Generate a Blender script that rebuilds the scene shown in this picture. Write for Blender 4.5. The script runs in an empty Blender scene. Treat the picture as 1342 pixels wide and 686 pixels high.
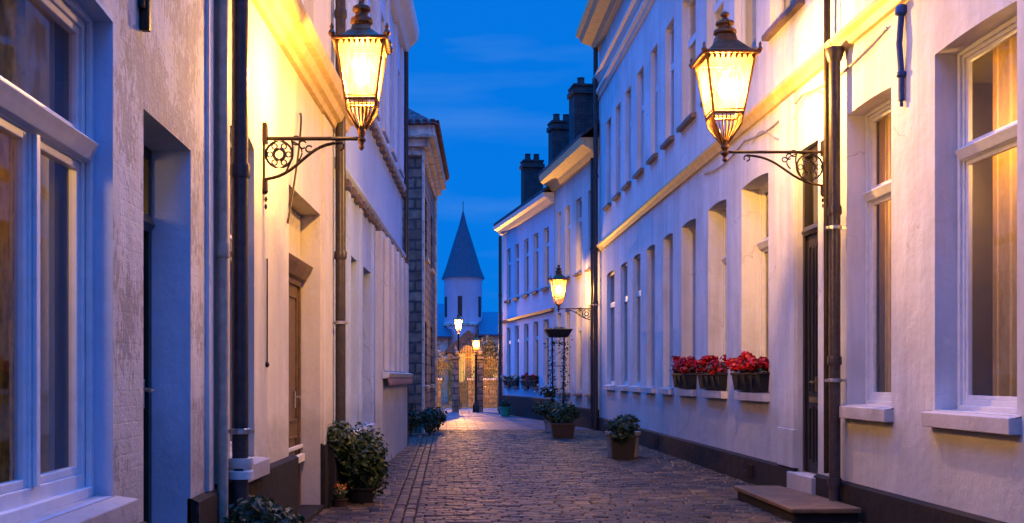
import bpy, bmesh, math, random
from math import sin, cos, pi, radians, atan2, sqrt
from mathutils import Vector, Matrix
random.seed(7)
C = bpy.data.collections.new("street"); S = bpy.context.scene
S.collection.children.link(C)

# ------------------------------------------------------------------ materials
def _nt(name):
    m = bpy.data.materials.new(name); m.use_nodes = True
    nt = m.node_tree; nt.nodes.clear()
    out = nt.nodes.new('ShaderNodeOutputMaterial')
    return m, nt, out
def N(nt, t, **kw):
    n = nt.nodes.new(t)
    for k, v in kw.items():
        if k in n.inputs.keys(): n.inputs[k].default_value = v
        else: setattr(n, k, v)
    return n
def L(nt, a, b): nt.links.new(a, b)
def ramp(nt, fac, stops):
    r = nt.nodes.new('ShaderNodeValToRGB')
    e = r.color_ramp.elements
    while len(e) > 1: e.remove(e[-1])
    e[0].position = stops[0][0]; e[0].color = (*stops[0][1], 1)
    for p, c in stops[1:]:
        q = e.new(p); q.color = (*c, 1)
    L(nt, fac, r.inputs[0]); return r.outputs[0]

def plain(name, col, rough=.6, metal=0, var=.25, scale=6, bump=.1, bscale=40, spec=.4):
    m, nt, out = _nt(name)
    b = N(nt, 'ShaderNodeBsdfPrincipled', Roughness=rough, Metallic=metal)
    b.inputs['Specular IOR Level'].default_value = spec
    tc = N(nt, 'ShaderNodeTexCoord')
    n = N(nt, 'ShaderNodeTexNoise', Scale=scale, Detail=6.0, Roughness=.6)
    L(nt, tc.outputs['Object'], n.inputs['Vector'])
    lo = tuple(c*(1-var) for c in col); hi = tuple(min(1, c*(1+var*.6)) for c in col)
    L(nt, ramp(nt, n.outputs['Fac'], [(.3, lo), (.7, hi)]), b.inputs['Base Color'])
    n2 = N(nt, 'ShaderNodeTexNoise', Scale=bscale, Detail=4.0)
    L(nt, tc.outputs['Object'], n2.inputs['Vector'])
    bp = N(nt, 'ShaderNodeBump', Strength=bump, Distance=.01)
    L(nt, n2.outputs['Fac'], bp.inputs['Height']); L(nt, bp.outputs[0], b.inputs['Normal'])
    L(nt, b.outputs[0], out.inputs[0]); return m

def plaster(name, col, dirt=.3, rough_amt=.35, brick=0.0, flake=0.0, dirtcol=(.30, .26, .23)):
    m, nt, out = _nt(name)
    b = N(nt, 'ShaderNodeBsdfPrincipled', Roughness=.8)
    b.inputs['Specular IOR Level'].default_value = .25
    tc = N(nt, 'ShaderNodeTexCoord')
    sep = N(nt, 'ShaderNodeSeparateXYZ'); L(nt, tc.outputs['Object'], sep.inputs[0])
    # vertical streaks: noise stretched in z
    mp = N(nt, 'ShaderNodeMapping'); mp.inputs['Scale'].default_value = (3.2, 3.2, .35)
    L(nt, tc.outputs['Object'], mp.inputs[0])
    st = N(nt, 'ShaderNodeTexNoise', Scale=1.6, Detail=7.0, Roughness=.65); L(nt, mp.outputs[0], st.inputs['Vector'])
    bl = N(nt, 'ShaderNodeTexNoise', Scale=.9, Detail=8.0, Roughness=.6); L(nt, tc.outputs['Object'], bl.inputs['Vector'])
    mul = N(nt, 'ShaderNodeMath', operation='MULTIPLY'); L(nt, st.outputs['Fac'], mul.inputs[0]); L(nt, bl.outputs['Fac'], mul.inputs[1])
    f = ramp(nt, mul.outputs[0], [(.16, (dirt,)*3), (.33, (0, 0, 0))])
    mx = N(nt, 'ShaderNodeMix', data_type='RGBA')
    L(nt, f, mx.inputs[0]); mx.inputs[6].default_value = (*col, 1); mx.inputs[7].default_value = (*dirtcol, 1)
    colout = mx.outputs[2]
    fine = N(nt, 'ShaderNodeTexNoise', Scale=34.0, Detail=5.0, Roughness=.7); L(nt, tc.outputs['Object'], fine.inputs['Vector'])
    mid = N(nt, 'ShaderNodeTexNoise', Scale=5.0, Detail=5.0, Roughness=.55); L(nt, tc.outputs['Object'], mid.inputs['Vector'])
    b1 = N(nt, 'ShaderNodeBump', Strength=rough_amt, Distance=.006); L(nt, fine.outputs['Fac'], b1.inputs['Height'])
    b2 = N(nt, 'ShaderNodeBump', Strength=.5, Distance=.03); L(nt, mid.outputs['Fac'], b2.inputs['Height']); L(nt, b1.outputs[0], b2.inputs['Normal'])
    nrm = b2.outputs[0]
    if brick > 0:
        cb = N(nt, 'ShaderNodeCombineXYZ'); L(nt, sep.outputs[0], cb.inputs[0]); L(nt, sep.outputs[2], cb.inputs[1])
        add = N(nt, 'ShaderNodeVectorMath', operation='MULTIPLY_ADD'); L(nt, mid.outputs['Color'], add.inputs[0])
        add.inputs[1].default_value = (.03, .03, 0); L(nt, cb.outputs[0], add.inputs[2])
        br = N(nt, 'ShaderNodeTexBrick', Scale=1.0); br.inputs['Brick Width'].default_value = .23; br.inputs['Row Height'].default_value = .075
        br.inputs['Mortar Size'].default_value = .007; br.inputs['Mortar Smooth'].default_value = .9
        L(nt, add.outputs[0], br.inputs['Vector'])
        b3 = N(nt, 'ShaderNodeBump', Strength=brick, Distance=.012, invert=True); L(nt, br.outputs['Fac'], b3.inputs['Height']); L(nt, nrm, b3.inputs['Normal'])
        nrm = b3.outputs[0]
    if flake > 0:
        mpf = N(nt, 'ShaderNodeMapping'); mpf.inputs['Scale'].default_value = (1, 1, .45); L(nt, tc.outputs['Object'], mpf.inputs[0])
        fl = N(nt, 'ShaderNodeTexNoise', Scale=26.0, Detail=8.0, Roughness=.7); L(nt, mpf.outputs[0], fl.inputs['Vector'])
        big = N(nt, 'ShaderNodeTexNoise', Scale=1.9, Detail=4.0); L(nt, tc.outputs['Object'], big.inputs['Vector'])
        ms = N(nt, 'ShaderNodeMath', operation='MULTIPLY_ADD'); L(nt, big.outputs['Fac'], ms.inputs[0]); ms.inputs[1].default_value = .9; L(nt, fl.outputs['Fac'], ms.inputs[2])
        fk = ramp(nt, ms.outputs[0], [(.985, (0, 0, 0)), (1.06, (flake*.55,)*3)])
        m2 = N(nt, 'ShaderNodeMix', data_type='RGBA'); L(nt, fk, m2.inputs[0]); L(nt, colout, m2.inputs[6]); m2.inputs[7].default_value = (.22, .17, .15, 1)
        colout = m2.outputs[2]
        b4 = N(nt, 'ShaderNodeBump', Strength=.6, Distance=.015, invert=True); L(nt, fk, b4.inputs['Height']); L(nt, nrm, b4.inputs['Normal']); nrm = b4.outputs[0]
    wv = N(nt, 'ShaderNodeVectorMath', operation='MULTIPLY_ADD'); L(nt, mid.outputs['Color'], wv.inputs[0]); wv.inputs[1].default_value = (.35, .35, .35); L(nt, tc.outputs['Object'], wv.inputs[2])
    vo = N(nt, 'ShaderNodeTexVoronoi', feature='DISTANCE_TO_EDGE', Scale=.55); L(nt, wv.outputs[0], vo.inputs['Vector'])
    ck = ramp(nt, vo.outputs['Distance'], [(.0, (1, 1, 1)), (.005, (0, 0, 0))])
    cg = ramp(nt, bl.outputs['Fac'], [(.48, (0, 0, 0)), (.60, (.55, .55, .55))])
    cm = N(nt, 'ShaderNodeMix', data_type='RGBA', blend_type='MULTIPLY'); cm.inputs[0].default_value = 1; L(nt, ck, cm.inputs[6]); L(nt, cg, cm.inputs[7])
    m4 = N(nt, 'ShaderNodeMix', data_type='RGBA'); L(nt, cm.outputs[2], m4.inputs[0]); L(nt, colout, m4.inputs[6]); m4.inputs[7].default_value = (.14, .12, .11, 1); colout = m4.outputs[2]
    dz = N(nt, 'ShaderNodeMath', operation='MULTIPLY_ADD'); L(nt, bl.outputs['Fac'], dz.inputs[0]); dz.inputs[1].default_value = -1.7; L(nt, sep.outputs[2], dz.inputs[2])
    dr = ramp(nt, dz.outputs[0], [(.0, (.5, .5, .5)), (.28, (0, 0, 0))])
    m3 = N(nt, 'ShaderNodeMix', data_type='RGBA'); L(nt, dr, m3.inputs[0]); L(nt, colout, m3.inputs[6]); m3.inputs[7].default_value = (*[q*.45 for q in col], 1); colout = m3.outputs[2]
    L(nt, colout, b.inputs['Base Color']); L(nt, nrm, b.inputs['Normal'])
    L(nt, b.outputs[0], out.inputs[0]); return m

def stonework(name, c1, c2, mortar, bw, rh, ms=.02):
    m, nt, out = _nt(name)
    b = N(nt, 'ShaderNodeBsdfPrincipled', Roughness=.85)
    tc = N(nt, 'ShaderNodeTexCoord'); sep = N(nt, 'ShaderNodeSeparateXYZ'); L(nt, tc.outputs['Object'], sep.inputs[0])
    ad = N(nt, 'ShaderNodeMath', operation='ADD'); L(nt, sep.outputs[0], ad.inputs[0]); L(nt, sep.outputs[1], ad.inputs[1])
    cb = N(nt, 'ShaderNodeCombineXYZ'); L(nt, ad.outputs[0], cb.inputs[0]); L(nt, sep.outputs[2], cb.inputs[1])
    n = N(nt, 'ShaderNodeTexNoise', Scale=4.0, Detail=6.0); L(nt, tc.outputs['Object'], n.inputs['Vector'])
    w = N(nt, 'ShaderNodeVectorMath', operation='MULTIPLY_ADD'); L(nt, n.outputs['Color'], w.inputs[0]); w.inputs[1].default_value = (.12, .12, 0); L(nt, cb.outputs[0], w.inputs[2])
    br = N(nt, 'ShaderNodeTexBrick', Scale=1.0); L(nt, w.outputs[0], br.inputs['Vector'])
    br.inputs['Brick Width'].default_value = bw; br.inputs['Row Height'].default_value = rh; br.inputs['Mortar Size'].default_value = ms
    br.inputs['Color1'].default_value = (*c1, 1); br.inputs['Color2'].default_value = (*c2, 1); br.inputs['Mortar'].default_value = (*mortar, 1)
    mx = N(nt, 'ShaderNodeMix', data_type='RGBA', blend_type='MULTIPLY'); mx.inputs[0].default_value = .8
    L(nt, br.outputs['Color'], mx.inputs[6]); L(nt, ramp(nt, n.outputs['Fac'], [(.35, (.45, .45, .45)), (.65, (1.25, 1.2, 1.15))]), mx.inputs[7])
    L(nt, mx.outputs[2], b.inputs['Base Color'])
    bp = N(nt, 'ShaderNodeBump', Strength=.9, Distance=.03, invert=True); L(nt, br.outputs['Fac'], bp.inputs['Height'])
    b2 = N(nt, 'ShaderNodeBump', Strength=.6, Distance=.04); L(nt, n.outputs['Fac'], b2.inputs['Height']); L(nt, bp.outputs[0], b2.inputs['Normal'])
    L(nt, b2.outputs[0], b.inputs['Normal']); L(nt, b.outputs[0], out.inputs[0]); return m

def cobble_mat(name, stops, rough=.55):
    m, nt, out = _nt(name)
    b = N(nt, 'ShaderNodeBsdfPrincipled', Roughness=rough)
    a = N(nt, 'ShaderNodeAttribute', attribute_name='tone')
    tc = N(nt, 'ShaderNodeTexCoord')
    n = N(nt, 'ShaderNodeTexNoise', Scale=22.0, Detail=6.0, Roughness=.7); L(nt, tc.outputs['Object'], n.inputs['Vector'])
    big = N(nt, 'ShaderNodeTexNoise', Scale=.7, Detail=4.0); L(nt, tc.outputs['Object'], big.inputs['Vector'])
    mx = N(nt, 'ShaderNodeMix', data_type='RGBA', blend_type='MULTIPLY'); mx.inputs[0].default_value = 1
    L(nt, ramp(nt, a.outputs['Fac'], stops), mx.inputs[6]); L(nt, ramp(nt, n.outputs['Fac'], [(.3, (.55, .55, .55)), (.7, (1.3, 1.3, 1.3))]), mx.inputs[7])
    m2 = N(nt, 'ShaderNodeMix', data_type='RGBA', blend_type='MULTIPLY'); m2.inputs[0].default_value = 1
    L(nt, mx.outputs[2], m2.inputs[6]); L(nt, ramp(nt, big.outputs['Fac'], [(.32, (.5, .5, .52)), (.68, (1.35, 1.3, 1.2))]), m2.inputs[7])
    L(nt, m2.outputs[2], b.inputs['Base Color'])
    L(nt, ramp(nt, n.outputs['Fac'], [(.3, (.36,)*3), (.7, (.75,)*3)]), b.inputs['Roughness']); b.inputs['Specular IOR Level'].default_value = .3
    bp = N(nt, 'ShaderNodeBump', Strength=.5, Distance=.008); L(nt, n.outputs['Fac'], bp.inputs['Height']); L(nt, bp.outputs[0], b.inputs['Normal'])
    L(nt, b.outputs[0], out.inputs[0]); return m

def glassmat(name, rough=.03, tint=(1, 1, 1), ior=1.38):
    m, nt, out = _nt(name)
    t = N(nt, 'ShaderNodeBsdfTransparent'); t.inputs[0].default_value = (*[.82*c for c in tint], 1)
    g = N(nt, 'ShaderNodeBsdfGlossy', Roughness=rough); g.inputs[0].default_value = (1, 1, 1, 1)
    tc = N(nt, 'ShaderNodeTexCoord'); n = N(nt, 'ShaderNodeTexNoise', Scale=3.0, Detail=2.0); L(nt, tc.outputs['Object'], n.inputs['Vector'])
    bp = N(nt, 'ShaderNodeBump', Strength=.12, Distance=.01); L(nt, n.outputs['Fac'], bp.inputs['Height']); L(nt, bp.outputs[0], g.inputs['Normal'])
    fr = N(nt, 'ShaderNodeLayerWeight', Blend=.5)
    pw = N(nt, 'ShaderNodeMath', operation='POWER'); L(nt, fr.outputs['Facing'], pw.inputs[0]); pw.inputs[1].default_value = 4.5
    sc = N(nt, 'ShaderNodeMath', operation='MULTIPLY_ADD'); L(nt, pw.outputs[0], sc.inputs[0]); sc.inputs[1].default_value = .9; sc.inputs[2].default_value = .05
    mx = N(nt, 'ShaderNodeMixShader'); L(nt, sc.outputs[0], mx.inputs[0]); L(nt, t.outputs[0], mx.inputs[1]); L(nt, g.outputs[0], mx.inputs[2])
    L(nt, mx.outputs[0], out.inputs[0]); return m

def lampglass(name, amt=.08):
    m, nt, out = _nt(name)
    t = N(nt, 'ShaderNodeBsdfTransparent'); t.inputs[0].default_value = (1, .93, .8, 1)
    d = N(nt, 'ShaderNodeBsdfTranslucent'); 
    tc = N(nt, 'ShaderNodeTexCoord'); mp = N(nt, 'ShaderNodeMapping'); mp.inputs['Scale'].default_value = (60, 60, 3); L(nt, tc.outputs['Object'], mp.inputs[0])
    n = N(nt, 'ShaderNodeTexNoise', Scale=1.0, Detail=3.0); L(nt, mp.outputs[0], n.inputs['Vector'])
    L(nt, ramp(nt, n.outputs['Fac'], [(.35, (.9, .45, .12)), (.65, (1, .72, .35))]), d.inputs[0])
    mx = N(nt, 'ShaderNodeMixShader'); mx.inputs[0].default_value = amt
    L(nt, t.outputs[0], mx.inputs[1]); L(nt, d.outputs[0], mx.inputs[2]); L(nt, mx.outputs[0], out.inputs[0]); return m

def flame(name, col, s):
    m, nt, out = _nt(name)
    e = N(nt, 'ShaderNodeEmission', Strength=s); e.inputs[0].default_value = (*col, 1)
    t = N(nt, 'ShaderNodeBsdfTransparent'); a = N(nt, 'ShaderNodeAddShader')
    L(nt, e.outputs[0], a.inputs[0]); L(nt, t.outputs[0], a.inputs[1]); L(nt, a.outputs[0], out.inputs[0]); return m

def leafmat(name, c1, c2, rough=.5):
    m, nt, out = _nt(name)
    b = N(nt, 'ShaderNodeBsdfPrincipled', Roughness=rough)
    a = N(nt, 'ShaderNodeAttribute', attribute_name='tone')
    L(nt, ramp(nt, a.outputs['Fac'], [(0, c1), (1, c2)]), b.inputs['Base Color'])
    tr = N(nt, 'ShaderNodeBsdfTranslucent'); L(nt, ramp(nt, a.outputs['Fac'], [(0, c1), (1, c2)]), tr.inputs[0])
    mx = N(nt, 'ShaderNodeMixShader'); mx.inputs[0].default_value = .25
    L(nt, b.outputs[0], mx.inputs[1]); L(nt, tr.outputs[0], mx.inputs[2]); L(nt, mx.outputs[0], out.inputs[0]); return m

def curtainmat(name, c1, c2, lace=.1):
    m, nt, out = _nt(name)
    b = N(nt, 'ShaderNodeBsdfDiffuse'); tr = N(nt, 'ShaderNodeBsdfTranslucent')
    tc = N(nt, 'ShaderNodeTexCoord'); n = N(nt, 'ShaderNodeTexVoronoi', Scale=30.0); L(nt, tc.outputs['Object'], n.inputs['Vector'])
    mp = N(nt, 'ShaderNodeMapping'); mp.inputs['Scale'].default_value = (30, 30, 5); L(nt, tc.outputs['Object'], mp.inputs[0])
    sn = N(nt, 'ShaderNodeTexNoise', Scale=1.0, Detail=5.0, Roughness=.65); L(nt, mp.outputs[0], sn.inputs['Vector'])
    ml = N(nt, 'ShaderNodeMath', operation='MULTIPLY_ADD'); L(nt, n.outputs['Distance'], ml.inputs[0]); ml.inputs[1].default_value = lace; L(nt, sn.outputs['Fac'], ml.inputs[2])
    r = ramp(nt, ml.outputs[0], [(.38+lace*.3, c1), (.6+lace*.3, c2)])
    L(nt, r, b.inputs[0]); L(nt, r, tr.inputs[0])
    mx = N(nt, 'ShaderNodeMixShader'); mx.inputs[0].default_value = .3
    L(nt, b.outputs[0], mx.inputs[1]); L(nt, tr.outputs[0], mx.inputs[2]); L(nt, mx.outputs[0], out.inputs[0]); return m

M = dict(
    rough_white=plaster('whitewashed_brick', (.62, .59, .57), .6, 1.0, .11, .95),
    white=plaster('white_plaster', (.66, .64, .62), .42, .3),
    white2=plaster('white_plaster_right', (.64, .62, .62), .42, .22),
    cream=plaster('cream_plaster', (.66, .59, .49), .25, .25),
    palegrey=plaster('sky_tinted_render', (.48, .57, .70), .25, .25),  # pale render with the blue of the sky light mixed into its colour
    plinth=plaster('dark_plinth', (.022, .017, .014), .5, .6, 0, 0, (.015, .012, .012)),
    trim=plain('painted_trim', (.66, .63, .58), .45, var=.12, bump=.08),
    trim_lilac=plain('window_paint', (.66, .66, .68), .35, var=.1, bump=.05, scale=12),
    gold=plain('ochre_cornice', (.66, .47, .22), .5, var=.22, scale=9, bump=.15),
    sill=plaster('stone_sill', (.55, .50, .48), .4, .5),
    sill_brown=plain('brown_sill', (.16, .10, .07), .55, var=.35),
    pipe=plain('painted_downpipe', (.055, .045, .045), .38, metal=.3, var=.35, scale=14, bump=.15),
    pipe_pale=plain('pale_conduit', (.36, .30, .23), .5, var=.3, scale=14),
    iron=plain('black_iron', (.035, .024, .018), .42, metal=.6, var=.4, scale=20, bump=.25),
    copper=plain('lantern_metal', (.16, .075, .028), .42, metal=.65, var=.5, scale=18, bump=.35),
    blueiron=plain('blue_painted_iron', (.02, .05, .16), .45, metal=.2, var=.4, scale=20, bump=.5),
    brass=plain('brass', (.55, .38, .14), .3, metal=.9),
    chrome=plain('steel_clamp', (.5, .48, .45), .3, metal=.9),
    door_dark=plain('dark_door_paint', (.022, .018, .018), .35, var=.3, bump=.1),
    door_green=plain('green_door_paint', (.012, .020, .018), .35, var=.3),
    door_brown=plain('brown_door_wood', (.13, .075, .035), .5, var=.4, scale=12),
    glass=glassmat('window_glass'), lglass=lampglass('lantern_glass'),
    clearglass=glassmat('lantern_lower_glass', .1, (1, .9, .75), 1.5),
    flame=flame('lamp_mantle', (1, .78, .42), 14), flame_far=flame('far_lamp_mantle', (1, .66, .26), 18),
    roof_tile=stonework('red_roof_tiles', (.30, .065, .045), (.20, .045, .035), (.03, .015, .012), .22, .16, .02),
    slate=stonework('blue_slate', (.035, .04, .05), (.05, .055, .065), (.02, .02, .025), .25, .16, .008),
    slate_pale=plain('spire_slate', (.035, .045, .065), .55, var=.35, scale=5, bump=.3),
    stone=stonework('rubble_stone', (.15, .11, .075), (.26, .20, .135), (.07, .06, .055), .48, .26, .03),
    ashlar=stonework('pale_ashlar', (.52, .45, .36), (.58, .50, .40), (.35, .30, .24), .55, .3, .012),
    brickdark=stonework('dark_chimney_brick', (.035, .03, .03), (.055, .045, .04), (.025, .022, .022), .22, .075, .01),
    cobble=cobble_mat('brown_setts', [(0, (.018, .011, .006)), (.5, (.048, .029, .013)), (1, (.16, .10, .040))]),
    joint=plain('sand_joint', (.030, .023, .019), .9, var=.4, scale=20, bump=.5),
    stepstone=plain('worn_step_stone', (.15, .085, .038), .55, var=.5, scale=5, bump=.5, bscale=18),
    curtain=curtainmat('ochre_lace', (.62, .45, .20), (.74, .57, .28), .10),
    curtain_w=curtainmat('pale_curtain', (.50, .47, .42), (.62, .58, .52)),
    curtain_y=curtainmat('yellow_curtain', (.22, .15, .03), (.66, .50, .10)),
    leaf=leafmat('green_leaf', (.014, .030, .008), (.055, .085, .018)),
    leaf_d=leafmat('dark_green_leaf', (.010, .025, .010), (.035, .065, .022)),
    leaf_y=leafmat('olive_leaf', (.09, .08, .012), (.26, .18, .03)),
    red=leafmat('red_petal', (.20, .002, .004), (.62, .010, .014)),
    orange=leafmat('orange_petal', (.55, .14, .01), (.8, .32, .03)),
    pale=leafmat('white_petal', (.5, .5, .45), (.75, .72, .68)),
    bark=plain('bark', (.07, .05, .035), .85, var=.4, bump=.6),
    pot_dark=plain('dark_planter', (.006, .006, .006), .6, var=.3),
    pot_brown=plain('brown_planter', (.05, .025, .015), .6, var=.35),
    pot_grey=plain('grey_stone_pot', (.30, .27, .24), .8, var=.3),
    teal=plain('teal_glaze', (.02, .30, .25), .3, var=.2),
    soil=plain('soil', (.03, .02, .015), .95),
    room=plain('unlit_room_dark', (.045, .035, .03), .9),  # room darkness put into a near-black colour
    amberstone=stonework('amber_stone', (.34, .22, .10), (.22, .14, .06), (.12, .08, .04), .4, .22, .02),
    bluepane=plain('dull_pane', (.05, .09, .16), .15, var=.3),
)

# ------------------------------------------------------------------ mesh builder
class MB:
    def __init__(s, f=None): s.v = []; s.fc = []; s.f = f or (lambda x, y, z: (x, y, z)); s.tone = None
    def P(s, x, y, z): s.v.append(s.f(x, y, z)); return len(s.v)-1
    def face(s, pts): s.fc.append([s.P(*p) for p in pts])
    def box(s, x0, x1, y0, y1, z0, z1):
        i = [s.P(x, y, z) for z in (z0, z1) for (x, y) in ((x0, y0), (x1, y0), (x1, y1), (x0, y1))]
        for q in ((0,1,2,3), (4,5,6,7), (0,1,5,4), (1,2,6,5), (2,3,7,6), (3,0,4,7)): s.fc.append([i[k] for k in q])
    def hexa(s, b, t):   # two quads
        i = [s.P(*p) for p in b] + [s.P(*p) for p in t]
        for q in ((0,1,2,3), (4,5,6,7), (0,1,5,4), (1,2,6,5), (2,3,7,6), (3,0,4,7)): s.fc.append([i[k] for k in q])
    def extr(s, x0, x1, prof):  # closed profile [(y,z)] along x
        a = [s.P(x0, y, z) for y, z in prof]; b = [s.P(x1, y, z) for y, z in prof]; n = len(prof)
        s.fc.append(a); s.fc.append(b)
        for k in range(n): s.fc.append([a[k], a[(k+1) % n], b[(k+1) % n], b[k]])
    def tube(s, pts, r, seg=8, r1=None, cap=True):
        pts = [Vector(p) for p in pts]; n = len(pts); rings = []
        up = None
        for k, p in enumerate(pts):
            t = (pts[min(k+1, n-1)]-pts[max(k-1, 0)]).normalized()
            if up is None: up = Vector((0, 0, 1)) if abs(t.z) < .9 else Vector((1, 0, 0))
            a = t.cross(up).normalized(); b = t.cross(a).normalized(); up = -b if False else up
            rr = r if r1 is None else r+(r1-r)*k/max(1, n-1)
            rings.append([s.P(*(p+a*cos(2*pi*j/seg)*rr+b*sin(2*pi*j/seg)*rr)) for j in range(seg)])
        for k in range(n-1):
            for j in range(seg): s.fc.append([rings[k][j], rings[k][(j+1) % seg], rings[k+1][(j+1) % seg], rings[k+1][j]])
        if cap: s.fc.append(rings[0][:]); s.fc.append(rings[-1][:])
    def ring(s, c, r, tr, ax=(1, 0, 0), ay=(0, 0, 1), seg=20, a0=0, a1=2*pi, ts=6):
        c = Vector(c); ax = Vector(ax); ay = Vector(ay)
        s.tube([c+ax*cos(a0+(a1-a0)*k/seg)*r+ay*sin(a0+(a1-a0)*k/seg)*r for k in range(seg+1)], tr, ts)
    def lathe(s, prof, cx=0, cy=0, seg=16, z0=0):
        rings = [[s.P(cx+r*cos(2*pi*j/seg), cy+r*sin(2*pi*j/seg), z0+z) for j in range(seg)] for r, z in prof]
        for k in range(len(prof)-1):
            for j in range(seg): s.fc.append([rings[k][j], rings[k][(j+1) % seg], rings[k+1][(j+1) % seg], rings[k+1][j]])
        s.fc.append(rings[0][:]); s.fc.append(rings[-1][:])
    def frust(s, w0, z0, w1, z1, cx=0, cy=0):
        q = lambda w, z: [(cx-w, cy-w, z), (cx+w, cy-w, z), (cx+w, cy+w, z), (cx-w, cy+w, z)]
        s.hexa(q(w0, z0), q(w1, z1))
    def leaves(s, n, pos, size, aspect=.55, tones=None):
        if s.tone is None: s.tone = []
        for _ in range(n):
            p, out = pos(); p = Vector(p)
            d = (Vector(out)+Vector((random.gauss(0, .7), random.gauss(0, .7), random.gauss(0, .7)))).normalized()
            a = d.cross(Vector((random.gauss(0, 1), random.gauss(0, 1), random.gauss(0, 1)))).normalized(); b = d.cross(a)
            sz = size*random.uniform(.6, 1.3)
            s.fc.append([s.P(*(p-b*sz)), s.P(*(p+a*sz*aspect-b*sz*.1+d*sz*.15)), s.P(*(p+b*sz)), s.P(*(p-a*sz*aspect-b*sz*.1+d*sz*.15))])
            s.tone.append(random.random() if tones is None else tones())
    def pieces(s, name, mat, parent=None, **kw):
        p = list(range(len(s.v)))
        def fd(i):
            while p[i] != i: p[i] = p[p[i]]; i = p[i]
            return i
        for f in s.fc:
            for k in f[1:]: p[fd(k)] = fd(f[0])
        gr = {}
        for f in s.fc: gr.setdefault(fd(f[0]), []).append(f)
        out = []
        for fs in gr.values():
            ids = sorted({i for f in fs for i in f}); mp = {i: k for k, i in enumerate(ids)}
            q = MB(); q.v = [s.v[i] for i in ids]; q.fc = [[mp[i] for i in f] for f in fs]; out.append(q.build(name, mat, parent, **kw))
        return out
    def build(s, name, mat, parent=None, smooth=False, bevel=0, recalc=True, loc=None):
        me = bpy.data.meshes.new(name); me.from_pydata(s.v, [], s.fc)
        if s.tone is not None:
            at = me.attributes.new('tone', 'FLOAT', 'FACE')
            at.data.foreach_set('value', (s.tone+[.5]*len(s.fc))[:len(s.fc)])
        if recalc:
            bm = bmesh.new(); bm.from_mesh(me); bmesh.ops.recalc_face_normals(bm, faces=bm.faces); bm.to_mesh(me); bm.free()
        me.materials.append(mat)
        if smooth:
            for p in me.polygons: p.use_smooth = True
        o = bpy.data.objects.new(name, me); C.objects.link(o)
        if parent: o.parent = parent
        if loc: o.location = loc
        if bevel:
            b = o.modifiers.new('bevel', 'BEVEL'); b.width = bevel; b.segments = 2; b.limit_method = 'ANGLE'
        if smooth:
            for p in me.polygons: p.use_smooth = True
            try: me.set_sharp_from_angle(angle=radians(40))
            except Exception: pass
        return o

def tag(o, label, cat, group=None):
    o['label'] = label; o['category'] = cat
    if group: o['group'] = group
    return o
def thing(name, label, cat, loc=(0, 0, 0), rz=0, group=None):
    o = bpy.data.objects.new(name, None); C.objects.link(o); o.location = loc; o.rotation_euler = (0, 0, rz)
    o.empty_display_size = .2
    return tag(o, label, cat, group)

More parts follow.
